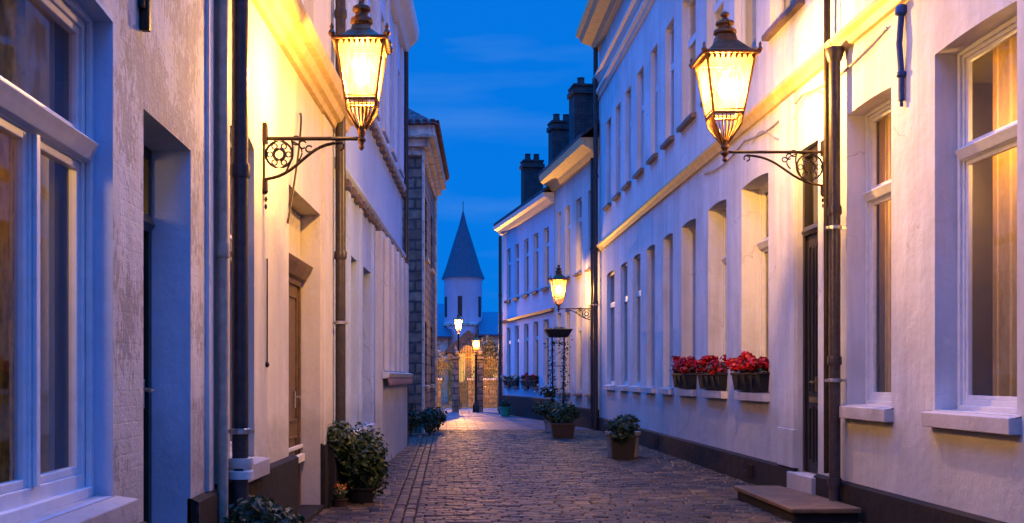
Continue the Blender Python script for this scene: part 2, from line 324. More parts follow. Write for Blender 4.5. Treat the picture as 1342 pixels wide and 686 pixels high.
# ------------------------------------------------------------------ houses
class House:
    """facade runs from p0 (near) to p1 (far); coordinates are (Y of the street, depth into the house, z)"""
    def __init__(s, name, label, p0, p1, side, cat='house', group=None, depth=7):
        s.p0 = p0; s.p1 = p1; s.side = side; s.D = depth
        t = Vector((p1[0]-p0[0], p1[1]-p0[1])); s.len = t.length; t.normalize(); s.t = t
        s.sg = 1 if side == 'L' else -1
        a = atan2(t.y*s.sg, t.x*s.sg)
        s.root = thing(name, label, cat, (p0[0], p0[1], 0), a, group)
        s.f = lambda Y, d, z: (s.sg*(Y-p0[1])/t.y, d, z)
    def mb(s): return MB(s.f)
    def world(s, Y, d=0, z=0):
        u = (Y-s.p0[1])/s.t.y
        nx, ny = (-s.t.y, s.t.x) if s.side == 'L' else (s.t.y, -s.t.x)
        return (s.p0[0]+s.t.x*u+nx*d, s.p0[1]+s.t.y*u+ny*d, z)
    def wall(s, mat, ztop, holes, y0=None, y1=None, name='wall', zb=-.2, th0=.32, reveal=None):
        y0 = s.p0[1] if y0 is None else y0; y1 = s.p1[1] if y1 is None else y1
        m = s.mb()
        ys = sorted({y0, y1, *[h[0] for h in holes], *[h[1] for h in holes]})
        zs = sorted({zb, ztop, *[h[2] for h in holes], *[h[3] for h in holes]})
        for a, b in zip(ys, ys[1:]):
            for c, d in zip(zs, zs[1:]):
                my, mz = (a+b)/2, (c+d)/2
                if any(h[0] < my < h[1] and h[2] < mz < h[3] for h in holes): continue
                m.face([(a, 0, c), (b, 0, c), (b, 0, d), (a, 0, d)])
        m0 = m
        if reveal: m = s.mb()
        for h in holes:
            a, b, c, d = h[:4]; rise = h[4] if len(h) > 4 else 0; th = h[5] if len(h) > 5 else th0
            m.face([(a, 0, c), (a, th, c), (a, th, d-rise), (a, 0, d-rise)])
            m.face([(b, 0, c), (b, th, c), (b, th, d-rise), (b, 0, d-rise)])
            m.face([(a, 0, c), (b, 0, c), (b, th, c), (a, th, c)])
            if rise:
                n = 10; pt = []
                for k in range(n+1):
                    x = -1+2*k/n; pt.append((a+(b-a)*k/n, d-rise*x*x))
                for k in range(n):
                    (ya, za), (yb, zb_) = pt[k], pt[k+1]
                    m.face([(ya, 0, za), (yb, 0, zb_), (yb, th, zb_), (ya, th, za)])
                    m.face([(ya, 0, za), (yb, 0, zb_), (yb, 0, d), (ya, 0, d)] if abs(zb_-d) > 1e-6 and abs(za-d) > 1e-6 else
                           ([(ya, 0, za), (yb, 0, d), (ya, 0, d)] if abs(zb_-d) <= 1e-6 else [(ya, 0, d), (yb, 0, zb_), (yb, 0, d)]))
            else: m.face([(a, 0, d), (b, 0, d), (b, th, d), (a, th, d)])
        if reveal: m.pieces('reveal', reveal, s.root)
        m = m0; D = s.D; e = .012
        m.face([(y0+e, 0, zb), (y0+e, D, zb), (y0+e, D, ztop), (y0+e, 0, ztop)])
        m.face([(y1-e, 0, zb), (y1-e, D, zb), (y1-e, D, ztop), (y1-e, 0, ztop)])
        m.face([(y0, D, zb), (y1, D, zb), (y1, D, ztop), (y0, D, ztop)])
        return m.build(name, mat, s.root)
    def interior(s, zs, y0=None, y1=None):
        y0 = s.p0[1] if y0 is None else y0; y1 = s.p1[1] if y1 is None else y1
        m = s.mb()
        for z in zs: m.box(y0+.05, y1-.05, .33, s.D-.05, z, z+.12)
        m.build('inner_floor', M['room'], s.root)
        m = s.mb(); m.box(y0+.05, y1-.05, 3.0, 3.1, 0, zs[-1])
        m.box(y0+.05, y0+.12, .34, 3.0, 0, zs[-1]); m.box(y1-.12, y1-.05, .34, 3.0, 0, zs[-1])  # end linings added so the panes show dark behind
        m.build('inner_wall', M['room'], s.root)
    def band(s, name, mat, prof, y0=None, y1=None, parent=None, bevel=0):
        y0 = s.p0[1] if y0 is None else y0; y1 = s.p1[1] if y1 is None else y1
        m = s.mb(); m.extr(y0, y1, prof); return m.build(name, mat, parent or s.root, bevel=bevel)
    def plinth(s, z, cuts=(), mat=None, proj=.05, y0=None, y1=None):
        y0 = s.p0[1] if y0 is None else y0; y1 = s.p1[1] if y1 is None else y1
        m = s.mb(); e = [y0, *[c for q in cuts for c in q], y1]
        for a, b in zip(e[::2], e[1::2]):
            if b-a > .02: m.extr(a, b, [(-proj, -.2), (-proj, z-.025), (-.003, z), (.02, z), (.02, -.2)])
        return m.pieces('plinth', mat or M['plinth'], s.root)
    def roof(s, ze, rise, mat, over=.35, y0=None, y1=None, ends=.1):
        y0 = s.p0[1] if y0 is None else y0; y1 = s.p1[1] if y1 is None else y1
        D = s.D; m = s.mb()
        m.extr(y0-ends, y1+ends, [(-over, ze), (-over, ze+.10), (D/2, ze+rise+.12), (D+over, ze+.10), (D+over, ze), (D/2, ze+rise)])
        m2 = s.mb()
        for y in (y0+.02, y1-.02): m2.face([(y, 0, ze-.02), (y, D, ze-.02), (y, D/2, ze+rise-.05)])
        r = m.build('roof', mat, s.root); m2.pieces('gable', M['white'], s.root); return r
    def downpipe(s, Y, z0, z1, r=.055, d=-.12, mat=None, clamps=(1.2, 3.0), shoe=True, name='downpipe'):
        m = s.mb()
        pts = [(Y, d, z) for z in [z0+(z1-z0)*k/6 for k in range(7)]]
        # build tube in local coordinates
        loc = MB(); q = [s.f(*p) for p in pts]; loc.tube(q, r, 12)
        if shoe:
            x, y, z = s.f(Y, d, z0+.3); loc.lathe([(r*1.25, 0), (r*1.25, .08)], x, y, 12, z)
        for zz in [z0+(z1-z0)*f for f in (.33, .66)]:
            x, y, z = s.f(Y, d, zz); loc.lathe([(r*1.18, 0), (r*1.25, .02), (r*1.25, .07), (r*1.18, .09)], x, y, 12, zz)
        o = loc.build(name, mat or M['pipe'], s.root, smooth=True)
        for zz in clamps:
            x, y, z = s.f(Y, d, zz); c = MB(); c.lathe([(r*1.12, 0), (r*1.3, .005), (r*1.3, .035), (r*1.12, .04)], x, y, 12, zz)
            c.box(x-.012, x+.012, y, y-d-.002, zz+.008, zz+.03)
            c.box(x-.02*1, x+.02, y-r*1.7, y-r*1.1, zz+.006, zz+.034)
            c.build('clamp', M['chrome'], o)
        return o
    def window(s, a, b, c, d, dep=.2, zt=None, mull=(), sill=True, mat=None, smat=None, curtain=None, sproj=.09, sth=.14,
               sover=.06, fw=.07, simple=False, label=None, cparts=((0, 1),), ctop=None):
        mat = mat or M['trim_lilac']; smat = smat or M['sill']
        m = s.mb(); e = .002; f0, f1 = dep, dep+.06
        a += e; b -= e; c += e; d -= e
        m.box(a, a+fw, f0, f1, c, d); m.box(b-fw, b, f0, f1, c, d)
        m.box(a+fw, b-fw, f0, f1, c, c+fw*1.25); m.box(a+fw, b-fw, f0, f1, d-fw, d)
        if not simple:   # outer bead and sashes
            w2 = fw*.55
            m.box(a, a+w2, f0-.025, f0-.001, c, d); m.box(b-w2, b, f0-.025, f0-.001, c, d)
            m.box(a+w2, b-w2, f0-.025, f0-.001, d-w2, d); m.box(a+w2, b-w2, f0-.035, f0-.001, c, c+w2)
        lights = []
        zlo, zhi = c+fw*1.25, d-fw
        if zt:
            m.box(a+fw, b-fw, f0, f1, zt-.06, zt+.06)
            if not simple:
                m.extr(a+fw*.56, b-fw*.56, [(f0-.001, zt-.055), (f0-.03, zt-.045), (f0-.05, zt+.0), (f0-.065, zt+.03), (f0-.03, zt+.055), (f0-.001, zt+.06)])
            lights.append((a+fw, b-fw, zt+.06, zhi)); zhi = zt-.06
        ml = [a+fw]+[v for y in mull for v in (y-.035, y+.035)]+[b-fw]
        for y in mull:
            m.box(y-.035, y+.035, f0, f1, zlo, zhi)
            if not simple: m.box(y-.02, y+.02, f0-.02, f0-.001, zlo, zhi)
        for p, q in zip(ml[::2], ml[1::2]): lights.append((p, q, zlo, zhi))
        if not simple:   # sash rims
            for (p, q, r, t) in lights:
                w = .035; g0, g1 = f0+.012, f0+.05
                m.box(p, p+w, g0, g1, r, t); m.box(q-w, q, g0, g1, r, t); m.box(p+w, q-w, g0, g1, r, r+w); m.box(p+w, q-w, g0, g1, t-w, t)
        o = m.build('window', mat, s.root, bevel=0 if simple else .004)
        if label: o['label'] = label
        g = s.mb()
        for (p, q, r, t) in lights: g.face([(p, f0+.035, r), (q, f0+.035, r), (q, f0+.035, t), (p, f0+.035, t)])
        g.build('pane', M['glass'], o)
        if sill:
            k = s.mb(); k.extr(a-sover, b+sover, [(-sproj, c-sth), (-sproj, c-.02), (dep-.03, c+.004), (dep-.03, c-.01), (.012, c-.012), (.012, c-sth)])
            k.build('sill', smat, o, bevel=.008)
        if curtain:
            for cp in cparts:
                f_, g_ = cp[:2]
                k = s.mb(); ya, yb = a+(b-a)*f_, a+(b-a)*g_; n = max(6, int((yb-ya)/.025)); prev = None
                zt_ = (ctop or d); zb_ = cp[3] if len(cp) > 3 else c+.03
                for j in range(n+1):
                    y = ya+(yb-ya)*j/n; dd = dep+.18+.06*sin(j*1.25+.8*sin(j*.31))+.015*sin(j*.47+a)
                    cur = [k.P(y, dd, zb_), k.P(y, dd, zt_)]
                    if prev: k.fc.append([prev[0], cur[0], cur[1], prev[1]])
                    prev = cur
                k.build('curtain', cp[2] if len(cp) > 2 else curtain, o, smooth=True, recalc=False)
        return o

HO = 'terraced houses lining the left side of the lane'; HR = 'terraced houses lining the right side of the lane'
# --- nearest left house
A = House('whitewashed_house', 'whitewashed rough brick house with tall casement window and dark green door, nearest on left', (-1.52, -3.0), (-1.52, 6.98), 'L', group=HO)
hA = [(3.0, 4.87, .86, 3.05, .03, .165), (5.36, 6.35, -.2, 2.75, .0), (-1.2, .6, .86, 3.05, .05)]
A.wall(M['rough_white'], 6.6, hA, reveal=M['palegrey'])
A.interior([-.1, 3.3, 6.4]); A.plinth(.68, [(5.36, 6.35)]); A.roof(6.6, 2.6, M['roof_tile'])
A.window(3.0, 4.87, .86, 3.05, .11, zt=2.42, mull=(4.22, ), curtain=M['curtain_y'], cparts=((.50, .76, M['curtain_y']), (.85, .97, M['curtain_w']), (.3, .82, M['curtain_y'], 2.44)), sproj=.10, sth=.12, fw=.085,  # upper yellow strip added to stand for gold reflections in the top pane
         label='large casement window with gold lit transom and yellow curtains')
A.window(-1.2, .6, .86, 3.05, .11, zt=2.42, mull=(-.3,), simple=True)
def door(H, a, b, z0, z1, dep, mat, zt=None, arch=False, hz=1.05, hy=None, frame=None, far_handle=True, label=None):
    m = H.mb(); w = .07; e = .003; fm = frame or mat
    m.box(a+e+w, b-e-w, dep+.02, dep+.07, z0, (zt or z1)-e)
    lw = (b-a-2*w)
    for (p, q) in ((z0+.12, z0+.75), (z0+.9, (zt or z1)-.18)):
        for (u0, u1) in ((a+w+.09, a+w+lw/2-.04), (a+w+lw/2+.04, b-w-.09)):
            m.box(u0, u0+.025, dep+.003, dep+.0199, p, q); m.box(u1-.025, u1, dep+.003, dep+.0199, p, q)
            m.box(u0+.025, u1-.025, dep+.003, dep+.0199, p, p+.025)
            if arch and p > z0+.5:
                n = 8; cy = (u0+u1)/2; r = (u1-u0)/2
                for k in range(n):
                    t0, t1 = pi*k/n, pi*(k+1)/n
                    m.hexa([(cy+r*cos(t), dd, q+r*sin(t)*.9-.0) for t, dd in ((t0, dep+.003), (t1, dep+.003), (t1, dep+.0199), (t0, dep+.0199))],
                           [(cy+(r-.03)*cos(t), dd, q+(r-.03)*sin(t)*.9) for t, dd in ((t0, dep+.003), (t1, dep+.003), (t1, dep+.0199), (t0, dep+.0199))])
            else: m.box(u0+.025, u1-.025, dep+.003, dep+.0199, q-.025, q)
    o = m.build('door', mat, H.root, bevel=.003)
    if label: o['label'] = label
    f = H.mb(); f.box(a+e, a+w, dep-.01, dep+.1, z0, z1-e); f.box(b-w, b-e, dep-.01, dep+.1, z0, z1-e); f.box(a+w, b-w, dep-.01, dep+.1, z1-w, z1-e)
    if zt: f.extr(a+w, b-w, [(dep+.1, zt), (dep-.02, zt), (dep-.05, zt+.04), (dep-.02, zt+.1), (dep+.1, zt+.1)])
    f.build('door_frame', fm, o, bevel=.004)
    if zt:
        g = H.mb(); g.face([(a+w, dep+.04, zt+.1), (b-w, dep+.04, zt+.1), (b-w, dep+.04, z1-w), (a+w, dep+.04, z1-w)]); g.build('fanlight', M['glass'], o)
    m = H.mb(); lc = (a+b)/2; m.box(lc-.14, lc+.14, dep-.004, dep+.0025, z0+.80, z0+.86); m.build('letter_plate', M['brass'], o, bevel=.003)
    hy = hy if hy is not None else (b-w-.07)
    k = MB(); pts = [H.f(hy, dep+.01, hz), H.f(hy, dep-.06, hz), H.f(hy-.12, dep-.065, hz-.005)]
    k.tube(pts, .011, 8); x, y, z = H.f(hy, dep+.012, hz)
    k.box(x-.022, x+.022, y-.012, y+.004, z-.11, z+.06); k.build('handle', M['brass'] if mat is M['door_dark'] else M['chrome'], o, smooth=True)
    return o
door(A, 5.36, 6.35, 0.05, 2.75, .24, M['door_green'], zt=2.25, hz=1.33)
m = A.mb(); m.box(5.37, 6.34, -.06, .3, -.1, .05); m.build('threshold', M['sill'], A.root, bevel=.01)
m = A.mb(); m.box(6.74, 6.86, -.025, .01, .68, 6.6); m.pieces('pilaster', M['white'], A.root)
A.downpipe(6.93, 0, 6.6, .035, d=-.07, mat=M['pipe_pale'], clamps=())
# iron wall tie high on the near wall
m = A.mb(); m.box(5.28, 5.33, -.05, -.002, 3.12, 4.2); m.box(5.25, 5.36, -.035, -.001, 3.22, 3.27)
m.build('wall_anchor', M['iron'], A.root, bevel=.01)

# --- second left house (lamp house)
lx = lambda Y: -1.773+.039*Y
B = House('cream_house', 'cream plastered house with ochre cornice and wall lantern, second on left', (lx(7.0), 7.0), (lx(12.2), 12.2), 'L', group=HO)
hB = [(7.34, 8.1, .80, 3.2, .07), (9.5, 11.3, -.2, 3.12, .0), (7.6, 8.6, 4.75, 6.9), (9.75, 10.85, 4.75, 6.9)]
B.wall(M['cream'], 8.3, hB); B.interior([-.1, 3.6, 7.2]); B.plinth(.70, [(9.72, 11.3)]); B.roof(8.3, 2.6, M['slate'])
B.window(7.34, 8.1, .80, 3.2, .10, zt=2.35, curtain=M['curtain_w'], cparts=((.5, .95),), sover=.10, sproj=.10, label='narrow window with arched head and pale stone sill')
for q in (7.6, 9.75): B.window(q, q+(1.0 if q < 8 else 1.1), 4.75, 6.9, .12, zt=6.2, curtain=M['curtain_w'], cparts=((0, .4),), sth=.08)
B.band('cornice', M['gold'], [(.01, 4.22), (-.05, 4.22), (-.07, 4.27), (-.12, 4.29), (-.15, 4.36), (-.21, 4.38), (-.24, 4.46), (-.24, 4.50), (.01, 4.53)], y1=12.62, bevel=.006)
# recessed carriage doorway
D0 = .21
m = B.mb(); m.box(9.52, 11.28, D0, D0+.06, 2.42, 3.1); m.build('overdoor_panel', M['cream'], B.root)
o = door(B, 9.52, 11.28, .05, 2.42, D0, M['door_brown'], hz=1.2, hy=11.0, label='brown timber door under a small moulded hood')
m = B.mb(); m.extr(9.53, 11.27, [(D0-.001, 2.40), (D0-.06, 2.42), (D0-.12, 2.52), (D0-.14, 2.56), (D0-.001, 2.6)]); m.build('hood', M['sill_brown'], o, bevel=.005)
m = B.mb(); m.box(9.52, 11.28, D0-.05, D0-.002, .52, .60); m.box(9.52, 11.28, D0-.03, D0-.002, .66, .70); m.pieces('kick_rail', M['trim'], o, bevel=.006)
m = B.mb(); m.box(9.5, 11.3, -.04, .3, -.1, .055); m.build('threshold', M['plinth'], B.root, bevel=.01)
B.downpipe(7.17, 0, 8.3, .056, d=-.11, clamps=(1.02,), name='downpipe'); 
m = MB(); x, y, z = B.f(7.19, -.11, .72); m.lathe([(.085, 0), (.085, .05), (.07, .06), (.085, .09), (.085, .14)], x, y, 12, z); m.build('pipe_collar', M['trim'], B.root, smooth=True)
B.downpipe(12.12, .0, 8.3, .058, d=-.10, clamps=(2.0,))
m = B.mb(); m.box(11.55, 12.32, -.12, .0, -.1, .68); m.build('pier_base', M['plinth'], B.root, bevel=.01)
m = B.mb(); m.box(11.36, 11.98, -.03, .005, .68, 4.2); m.pieces('pilaster', M['cream'], B.root, bevel=.004)
# slim bell pull wire and pointed iron stay on the wall
m = MB(); q = [B.f(8.52, -.012, z) for z in (2.35, 1.9, 1.52)]; m.tube(q, .006, 6); x, y, z = B.f(8.52, -.012, 1.48); m.lathe([(.006, 0), (.018, .015), (.018, .03), (.006, .05)], x, y, 8, z)
m.build('bell_pull', M['iron'], B.root)
m = MB(); q = [B.f(9.35+t*.62, -.02-.05*sin(t*pi), 2.75+1.11*sin(t*pi/2)) for t in [k/14 for k in range(15)]]; m.tube(q, .010, 6)
m.pieces('iron_stay', M['iron'], B.root)

# --- third left house
D = House('pilastered_house', 'tall pale house with pilasters, dentil bands and fluted bay, third on left', (lx(12.3), 12.3), (lx(22.1), 22.1), 'L', group=HO)
gw = [(12.48, 13.2), (13.62, 14.46), (15.0, 16.14)]
uw = [(12.7, 13.5), (14.3, 15.1), (15.9, 16.7), (17.5, 18.3), (19.1, 19.9), (20.7, 21.5)]
hD = [(a, b, .72, 2.98) for a, b in gw]+[(a, b, 5.5, 7.5) for a, b in uw]
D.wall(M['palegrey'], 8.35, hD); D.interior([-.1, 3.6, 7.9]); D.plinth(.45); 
for a, b in gw: D.window(a, b, .72, 2.98, .25, zt=2.3, curtain=M['curtain_w'], cparts=((.5, 1),), mat=M['trim'], smat=M['trim'], sth=.09, sproj=.07)
for a, b in uw: D.window(a, b, 5.5, 7.5, .12, zt=6.9, simple=True, sth=.08)
m = D.mb()
for y in (13.42, 14.74, 16.3): m.box(y-.1, y+.1, -.04, .005, .45, 3.72)
for y in (13.9, 15.5, 17.1, 18.7, 20.3, 21.75): m.box(y-.14, y+.14, -.05, .005, 5.32, 8.1)
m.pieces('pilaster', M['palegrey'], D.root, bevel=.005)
def dentil(H, z, y0, y1, mat, dmat, step=.55, proj=.09):
    o = H.band('string_course', mat, [(.01, z), (-proj*.5, z), (-proj, z+.05), (-proj, z+.10), (.01, z+.13)], y0, y1)
    m = H.mb(); y = y0+.15
    while y < y1-.2: m.box(y, y+step*.5, -proj*.9, -.003, z-.10, z-.002); y += step
    m.pieces('dentil', dmat, o); return o
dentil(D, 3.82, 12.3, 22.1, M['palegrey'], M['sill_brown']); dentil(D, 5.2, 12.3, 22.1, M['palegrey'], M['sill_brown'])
D.band('eave_cornice', M['trim'], [(.01, 8.1), (-.1, 8.12), (-.16, 8.25), (-.30, 8.38), (-.34, 8.5), (-.34, 8.62), (.01, 8.64)], y1=22.2)
D.roof(8.64, 2.4, M['slate'], over=.3)
D.downpipe(22.0, 0, 8.1, .045, d=-.09, clamps=())
# fluted bay
m = D.mb(); m.box(16.75, 21.9, -.12, .005, -.1, 3.7)
m.build('bay', M['white'], D.root, bevel=.01)
y = 17.1
while y < 21.8:
    m = D.mb(); m.box(y-.17, y+.17, -.205, -.121, 1.5, 3.62); m.build('fin', M['white'], D.root, bevel=.015)
    if y < 20.7:
        m = D.mb(); m.box(y+.25, y+.72, -.135, -.121, 1.6, 3.3); o = m.build('bay_window', M['trim'], D.root)
        m = D.mb(); m.face([(y+.30, -.137, 1.65), (y+.67, -.137, 1.65), (y+.67, -.137, 3.25), (y+.30, -.137, 3.25)]); m.build('pane', M['bluepane'], o)
    y += .96
o = D.band('bay_ledge', M['trim'], [(-.121, 1.38), (-.22, 1.40), (-.24, 1.47), (-.121, 1.5)], 16.72, 21.93)
m = D.mb(); y = 16.78
k = 0
while y < 21.8:
    n = 6; pts = [(y+.13*(1-cos(pi*j/n)), -.225, 1.385-.12*sin(pi*j/n)) for j in range(n+1)]
    pb = [(p[0], -.20, p[2]) for p in pts]
    m.face(pts); m.face(pb)
    for j in range(n): m.face([pts[j], pts[j+1], pb[j+1], pb[j]])
    y += .27; k += 1
m.build('scalloped_valance', plain('faded_red_valance', (.42, .24, .22), .7, var=.5, scale=12), o)

# --- stone building with red tiles
E = House('stone_house', 'old rubble stone building with pale cornice and red tiled hip roof', (-.62, 27.0), (-.36, 33.9), 'L', group=HO, depth=6)
E.root['category'] = 'house'
hE = [(28.3, 29.2, 1.2, 2.9), (31.3, 32.2, 1.2, 2.9), (28.3, 29.2, 4.6, 6.2), (31.3, 32.2, 4.6, 6.2)]
E.wall(M['stone'], 7.1, hE); E.interior([-.1, 3.6, 6.9])
for h in hE: E.window(*h[:4], .15, simple=True, sill=True, smat=M['ashlar'], sth=.1)
m = E.mb(); m.box(26.93, 27.25, -.06, .0, -.1, 7.05); m.box(33.6, 33.95, -.06, .0, -.1, 7.05); m.pieces('quoin', M['ashlar'], E.root, bevel=.01)
m = E.mb()
for k, (o_, z0, z1) in enumerate(((.08, 7.0, 7.2), (.20, 7.2, 7.4), (.34, 7.4, 7.72))):
    m.box(27-o_, 33.9+o_, -o_, 6+o_, z0+.002, z1)
m.build('cornice', M['ashlar'], E.root, bevel=.03)
m = E.mb(); o_ = .42
base = [(27-o_, -o_, 7.72), (33.9+o_, -o_, 7.72), (33.9+o_, 6+o_, 7.72), (27-o_, 6+o_, 7.72)]
r0, r1 = (29.8, 3, 10.2), (31.1, 3, 10.2)
m.face([base[0], base[1], r1, r0]); m.face([base[1], base[2], r1]); m.face([base[2], base[3], r0, r1]); m.face([base[3], base[0], r0]); m.face(base)
m.build('roof', M['roof_tile'], E.root)
m = E.mb(); y = -.35
while y < 6.3: m.box(27-o_-.03, 27-o_+.12, y, y+.11, 7.72, 7.83); y += .19
y = 26.7
while y < 34.1: m.box(y, y+.11, -o_-.03, -o_+.12, 7.72, 7.83); y += .19
m.build('eave_tile', M['roof_tile'], E.root)

# --- right near house
X = 4.06
F = House('white_house', 'smooth white house with two sash windows and dark plinth, nearest on right', (X, -3), (X, 11.0), 'R', group=HR)
hF = [(9.75, 10.83, 1.13, 4.07, .018), (7.6, 8.88, 1.13, 4.10, .018), (5.0, 6.3, 1.13, 4.1, .018), (9.6, 10.6, 5.7, 7.8), (7.6, 8.7, 5.7, 7.8)]
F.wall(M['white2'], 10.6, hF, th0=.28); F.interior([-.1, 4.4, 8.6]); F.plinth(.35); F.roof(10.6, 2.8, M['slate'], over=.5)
F.window(9.75, 10.83, 1.13, 4.07, .21, zt=3.22, curtain=M['curtain'], cparts=((.1, 1.04),), label='tall sash window with yellow curtain, beside the downpipe')
F.window(7.6, 8.88, 1.13, 4.10, .21, zt=3.24, curtain=M['curtain'], cparts=((.02, .83),), label='tall sash window with blue reveal and patterned curtain')
F.window(5.0, 6.3, 1.13, 4.1, .21, zt=3.24, simple=True)
for a, b in ((9.6, 10.6), (7.6, 8.7)): F.window(a, b, 5.7, 7.8, .2, simple=True, zt=7.0, smat=M['gold'])
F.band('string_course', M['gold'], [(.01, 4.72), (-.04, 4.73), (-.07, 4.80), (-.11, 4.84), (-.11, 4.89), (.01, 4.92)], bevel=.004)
m = MB(); x, y, z = F.f(9.46, -.03, 3.82)
m.tube([(x, y, 3.85), (x, y, 4.1), (x, y-.02, 4.35), (x, y, 4.62)], .028, 8); m.lathe([(.02, 0), (.055, .02), (.05, .08), (.03, .1)], x, y, 10, 4.6); m.lathe([(.02, 0), (.045, .02), (.045, .05), (.02, .07)], x, y, 10, 4.05)
m.tube([(x, y, 3.86), (x, y, 3.80)], .016, 8); m.build('wall_anchor', M['blueiron'], F.root, smooth=True)

# --- right second house
G = House('long_white_house', 'long white house with red flower boxes and dark arched-panel door, second on right', (X, 11.02), (X, 28.4), 'R', group=HR)
gwin = [(13.47, 14.69), (15.49, 16.57), (17.38, 18.45), (19.15, 20.0), (20.8, 21.65), (22.35, 23.25), (23.95, 24.9), (25.8, 27.0)]
uwin = [(12.15, 13.4), (14.0, 15.05), (15.65, 16.65), (17.4, 18.4), (19.07, 19.8), (20.55, 21.2), (22.0, 22.75), (23.5, 24.2), (24.9, 25.6), (26.35, 27.1)]
hG = [(11.67, 12.36, -.2, 4.0)]+[(a, b, 1.22, 4.02, .035) for a, b in gwin]+[(a, b, 5.72, 7.85) for a, b in uwin]
G.wall(M['white2'], 10.6, hG, th0=.33); G.interior([-.1, 4.4, 8.6]); G.plinth(.35, [(11.67, 12.36)])
for i, (a, b) in enumerate(gwin):
    G.window(a, b, 1.22, 4.02, .26 if i < 5 else .07, zt=3.2, curtain=M['curtain_w'] if i > 2 else M['curtain'], cparts=((.2, .8),) if i < 5 else ((0, .2),), sth=.13, mat=M['trim'], simple=i > 3)
for i, (a, b) in enumerate(uwin):
    G.window(a, b, 5.72, 7.85, .09, zt=7.1, simple=True, smat=M['sill_brown'], sth=.09, curtain=M['curtain_w'], cparts=((.0, .25),))
G.band('string_course', M['gold'], [(.01, 4.72), (-.04, 4.73), (-.07, 4.80), (-.11, 4.84), (-.11, 4.89), (.01, 4.92)], bevel=.004)
G.band('frieze_moulding', M['trim'], [(.01, 8.75), (-.04, 8.76), (-.07, 8.84), (-.12, 8.88), (-.12, 8.96), (.01, 8.98)])
G.band('upper_moulding', M['trim'], [(.01, 9.15), (-.05, 9.16), (-.10, 9.26), (-.16, 9.30), (-.16, 9.36), (.01, 9.38)])
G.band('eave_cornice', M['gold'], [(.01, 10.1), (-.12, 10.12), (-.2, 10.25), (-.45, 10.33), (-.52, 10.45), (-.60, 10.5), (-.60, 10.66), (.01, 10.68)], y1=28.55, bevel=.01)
G.roof(10.68, 2.8, M['slate'], over=.55)
door(G, 11.67, 12.36, .32, 4.0, .07, M['door_dark'], zt=3.02, arch=True, hz=1.35, hy=11.95, label='dark painted door with arched panels and glazed fanlight')
m = G.mb(); m.box(11.6, 12.44, -.10, .3, -.1, .31); m.build('doorstep', M['sill'], G.root, bevel=.012)
m = G.mb(); m.box(12.36, 12.95, -.055, .005, .35, .80); m.box(12.38, 12.93, -.035, .005, .80, 4.7); m.pieces('pilaster', M['white2'], G.root, bevel=.008)
F.downpipe(10.84, 0, 4.62, .056, d=-.12, clamps=(1.35, 2.9))
G.downpipe(11.17, .4, 10.2, .034, d=-.08, mat=M['iron'], clamps=(), shoe=False)
m = MB(); x, y, z = F.f(10.84, -.12, 4.6); m.lathe([(.06, 0), (.075, .03), (.095, .10), (.095, .14), (.06, .145)], x, y, 12, 4.6); m.build('pipe_hopper', M['pipe'], F.root, smooth=True)
G.downpipe(28.2, 0, 10.1, .06, d=-.12, clamps=(3.3,))
m = MB(); pts = []
for k in range(25):
    t = k/24; Y = 9.8+t*7; pts.append(G.f(Y, -.02, 4.66-.12*t*0-.10*abs(sin(t*pi*3))-.05))
m.tube(pts, .011, 6); 
pts = [G.f(11.4+t*.9*3, -.03, 4.42+.14*sin(t*9)) for t in [k/20 for k in range(21)]]; m.tube(pts, .006, 5)
m.pieces('cable', M['pipe_pale'], G.root)

for y in (14.1, 20.4):
    m = G.mb(); m.box(y-.15, y+.15, -.062, -.051, .10, .26)
    for k in range(5): m.box(y-.13+k*.056, y-.105+k*.056, -.070, -.0625, .11, .25)
    m.build('air_vent', M['iron'], G.root)
# --- right far houses
H = House('tall_far_house', 'taller far house with ochre eaves and a wall lantern on its lit front', (4.06, 28.42), (3.44, 33.9), 'R', group=HR, depth=6)
hu = [(28.95, 29.6), (30.35, 31.0), (31.8, 32.45), (33.0, 33.5)]
hH = [(a, b, 4.4, 6.55) for a, b in hu]+[(a, b, .95, 3.4) for a, b in hu]
H.wall(M['white'], 7.5, hH); H.interior([-.1, 3.8, 7.2]); H.plinth(.55); H.roof(7.78, 2.6, M['slate'], over=.5)
for h in hH: H.window(*h[:4], .07, zt=h[3]-.6, simple=True, smat=M['sill_brown'], sth=.08, curtain=M['curtain_w'], cparts=((0, .3),), mat=M['trim'])
H.band('eave_cornice', M['gold'], [(.01, 7.3), (-.08, 7.32), (-.2, 7.45), (-.45, 7.6), (-.5, 7.78), (.01, 7.79)], y1=34.0)
H.downpipe(28.75, 0, 7.3, .05, d=-.1, clamps=())
I = House('low_far_house', 'lower pale house with white gutter closing the lane on the right', (3.42, 33.95), (2.2, 41.7), 'R', group=HR, depth=6)
iw = [(34.6, 35.3), (36.0, 36.7), (37.4, 38.1), (38.9, 39.6), (40.3, 41.0)]
hI = [(a, b, 4.35, 6.3) for a, b in iw]+[(a, b, 1.1, 3.3) for a, b in iw]
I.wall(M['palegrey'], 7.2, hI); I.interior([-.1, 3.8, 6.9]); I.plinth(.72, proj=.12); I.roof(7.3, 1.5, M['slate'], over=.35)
for h in hI: I.window(*h[:4], .07, zt=h[3]-.55, simple=True, smat=M['sill_brown'], sth=.1, curtain=M['curtain_w'], cparts=((0, .3),), mat=M['trim'])
I.band('gutter_cornice', M['trim'], [(.01, 6.95), (-.1, 6.98), (-.2, 7.1), (-.33, 7.15), (-.36, 7.28), (.01, 7.29)], y1=41.8)
I.band('string_course', M['sill_brown'], [(.01, 3.5), (-.08, 3.52), (-.1, 3.6), (.01, 3.62)])
I.downpipe(41.62, 0, 6.9, .06, d=-.12, clamps=())
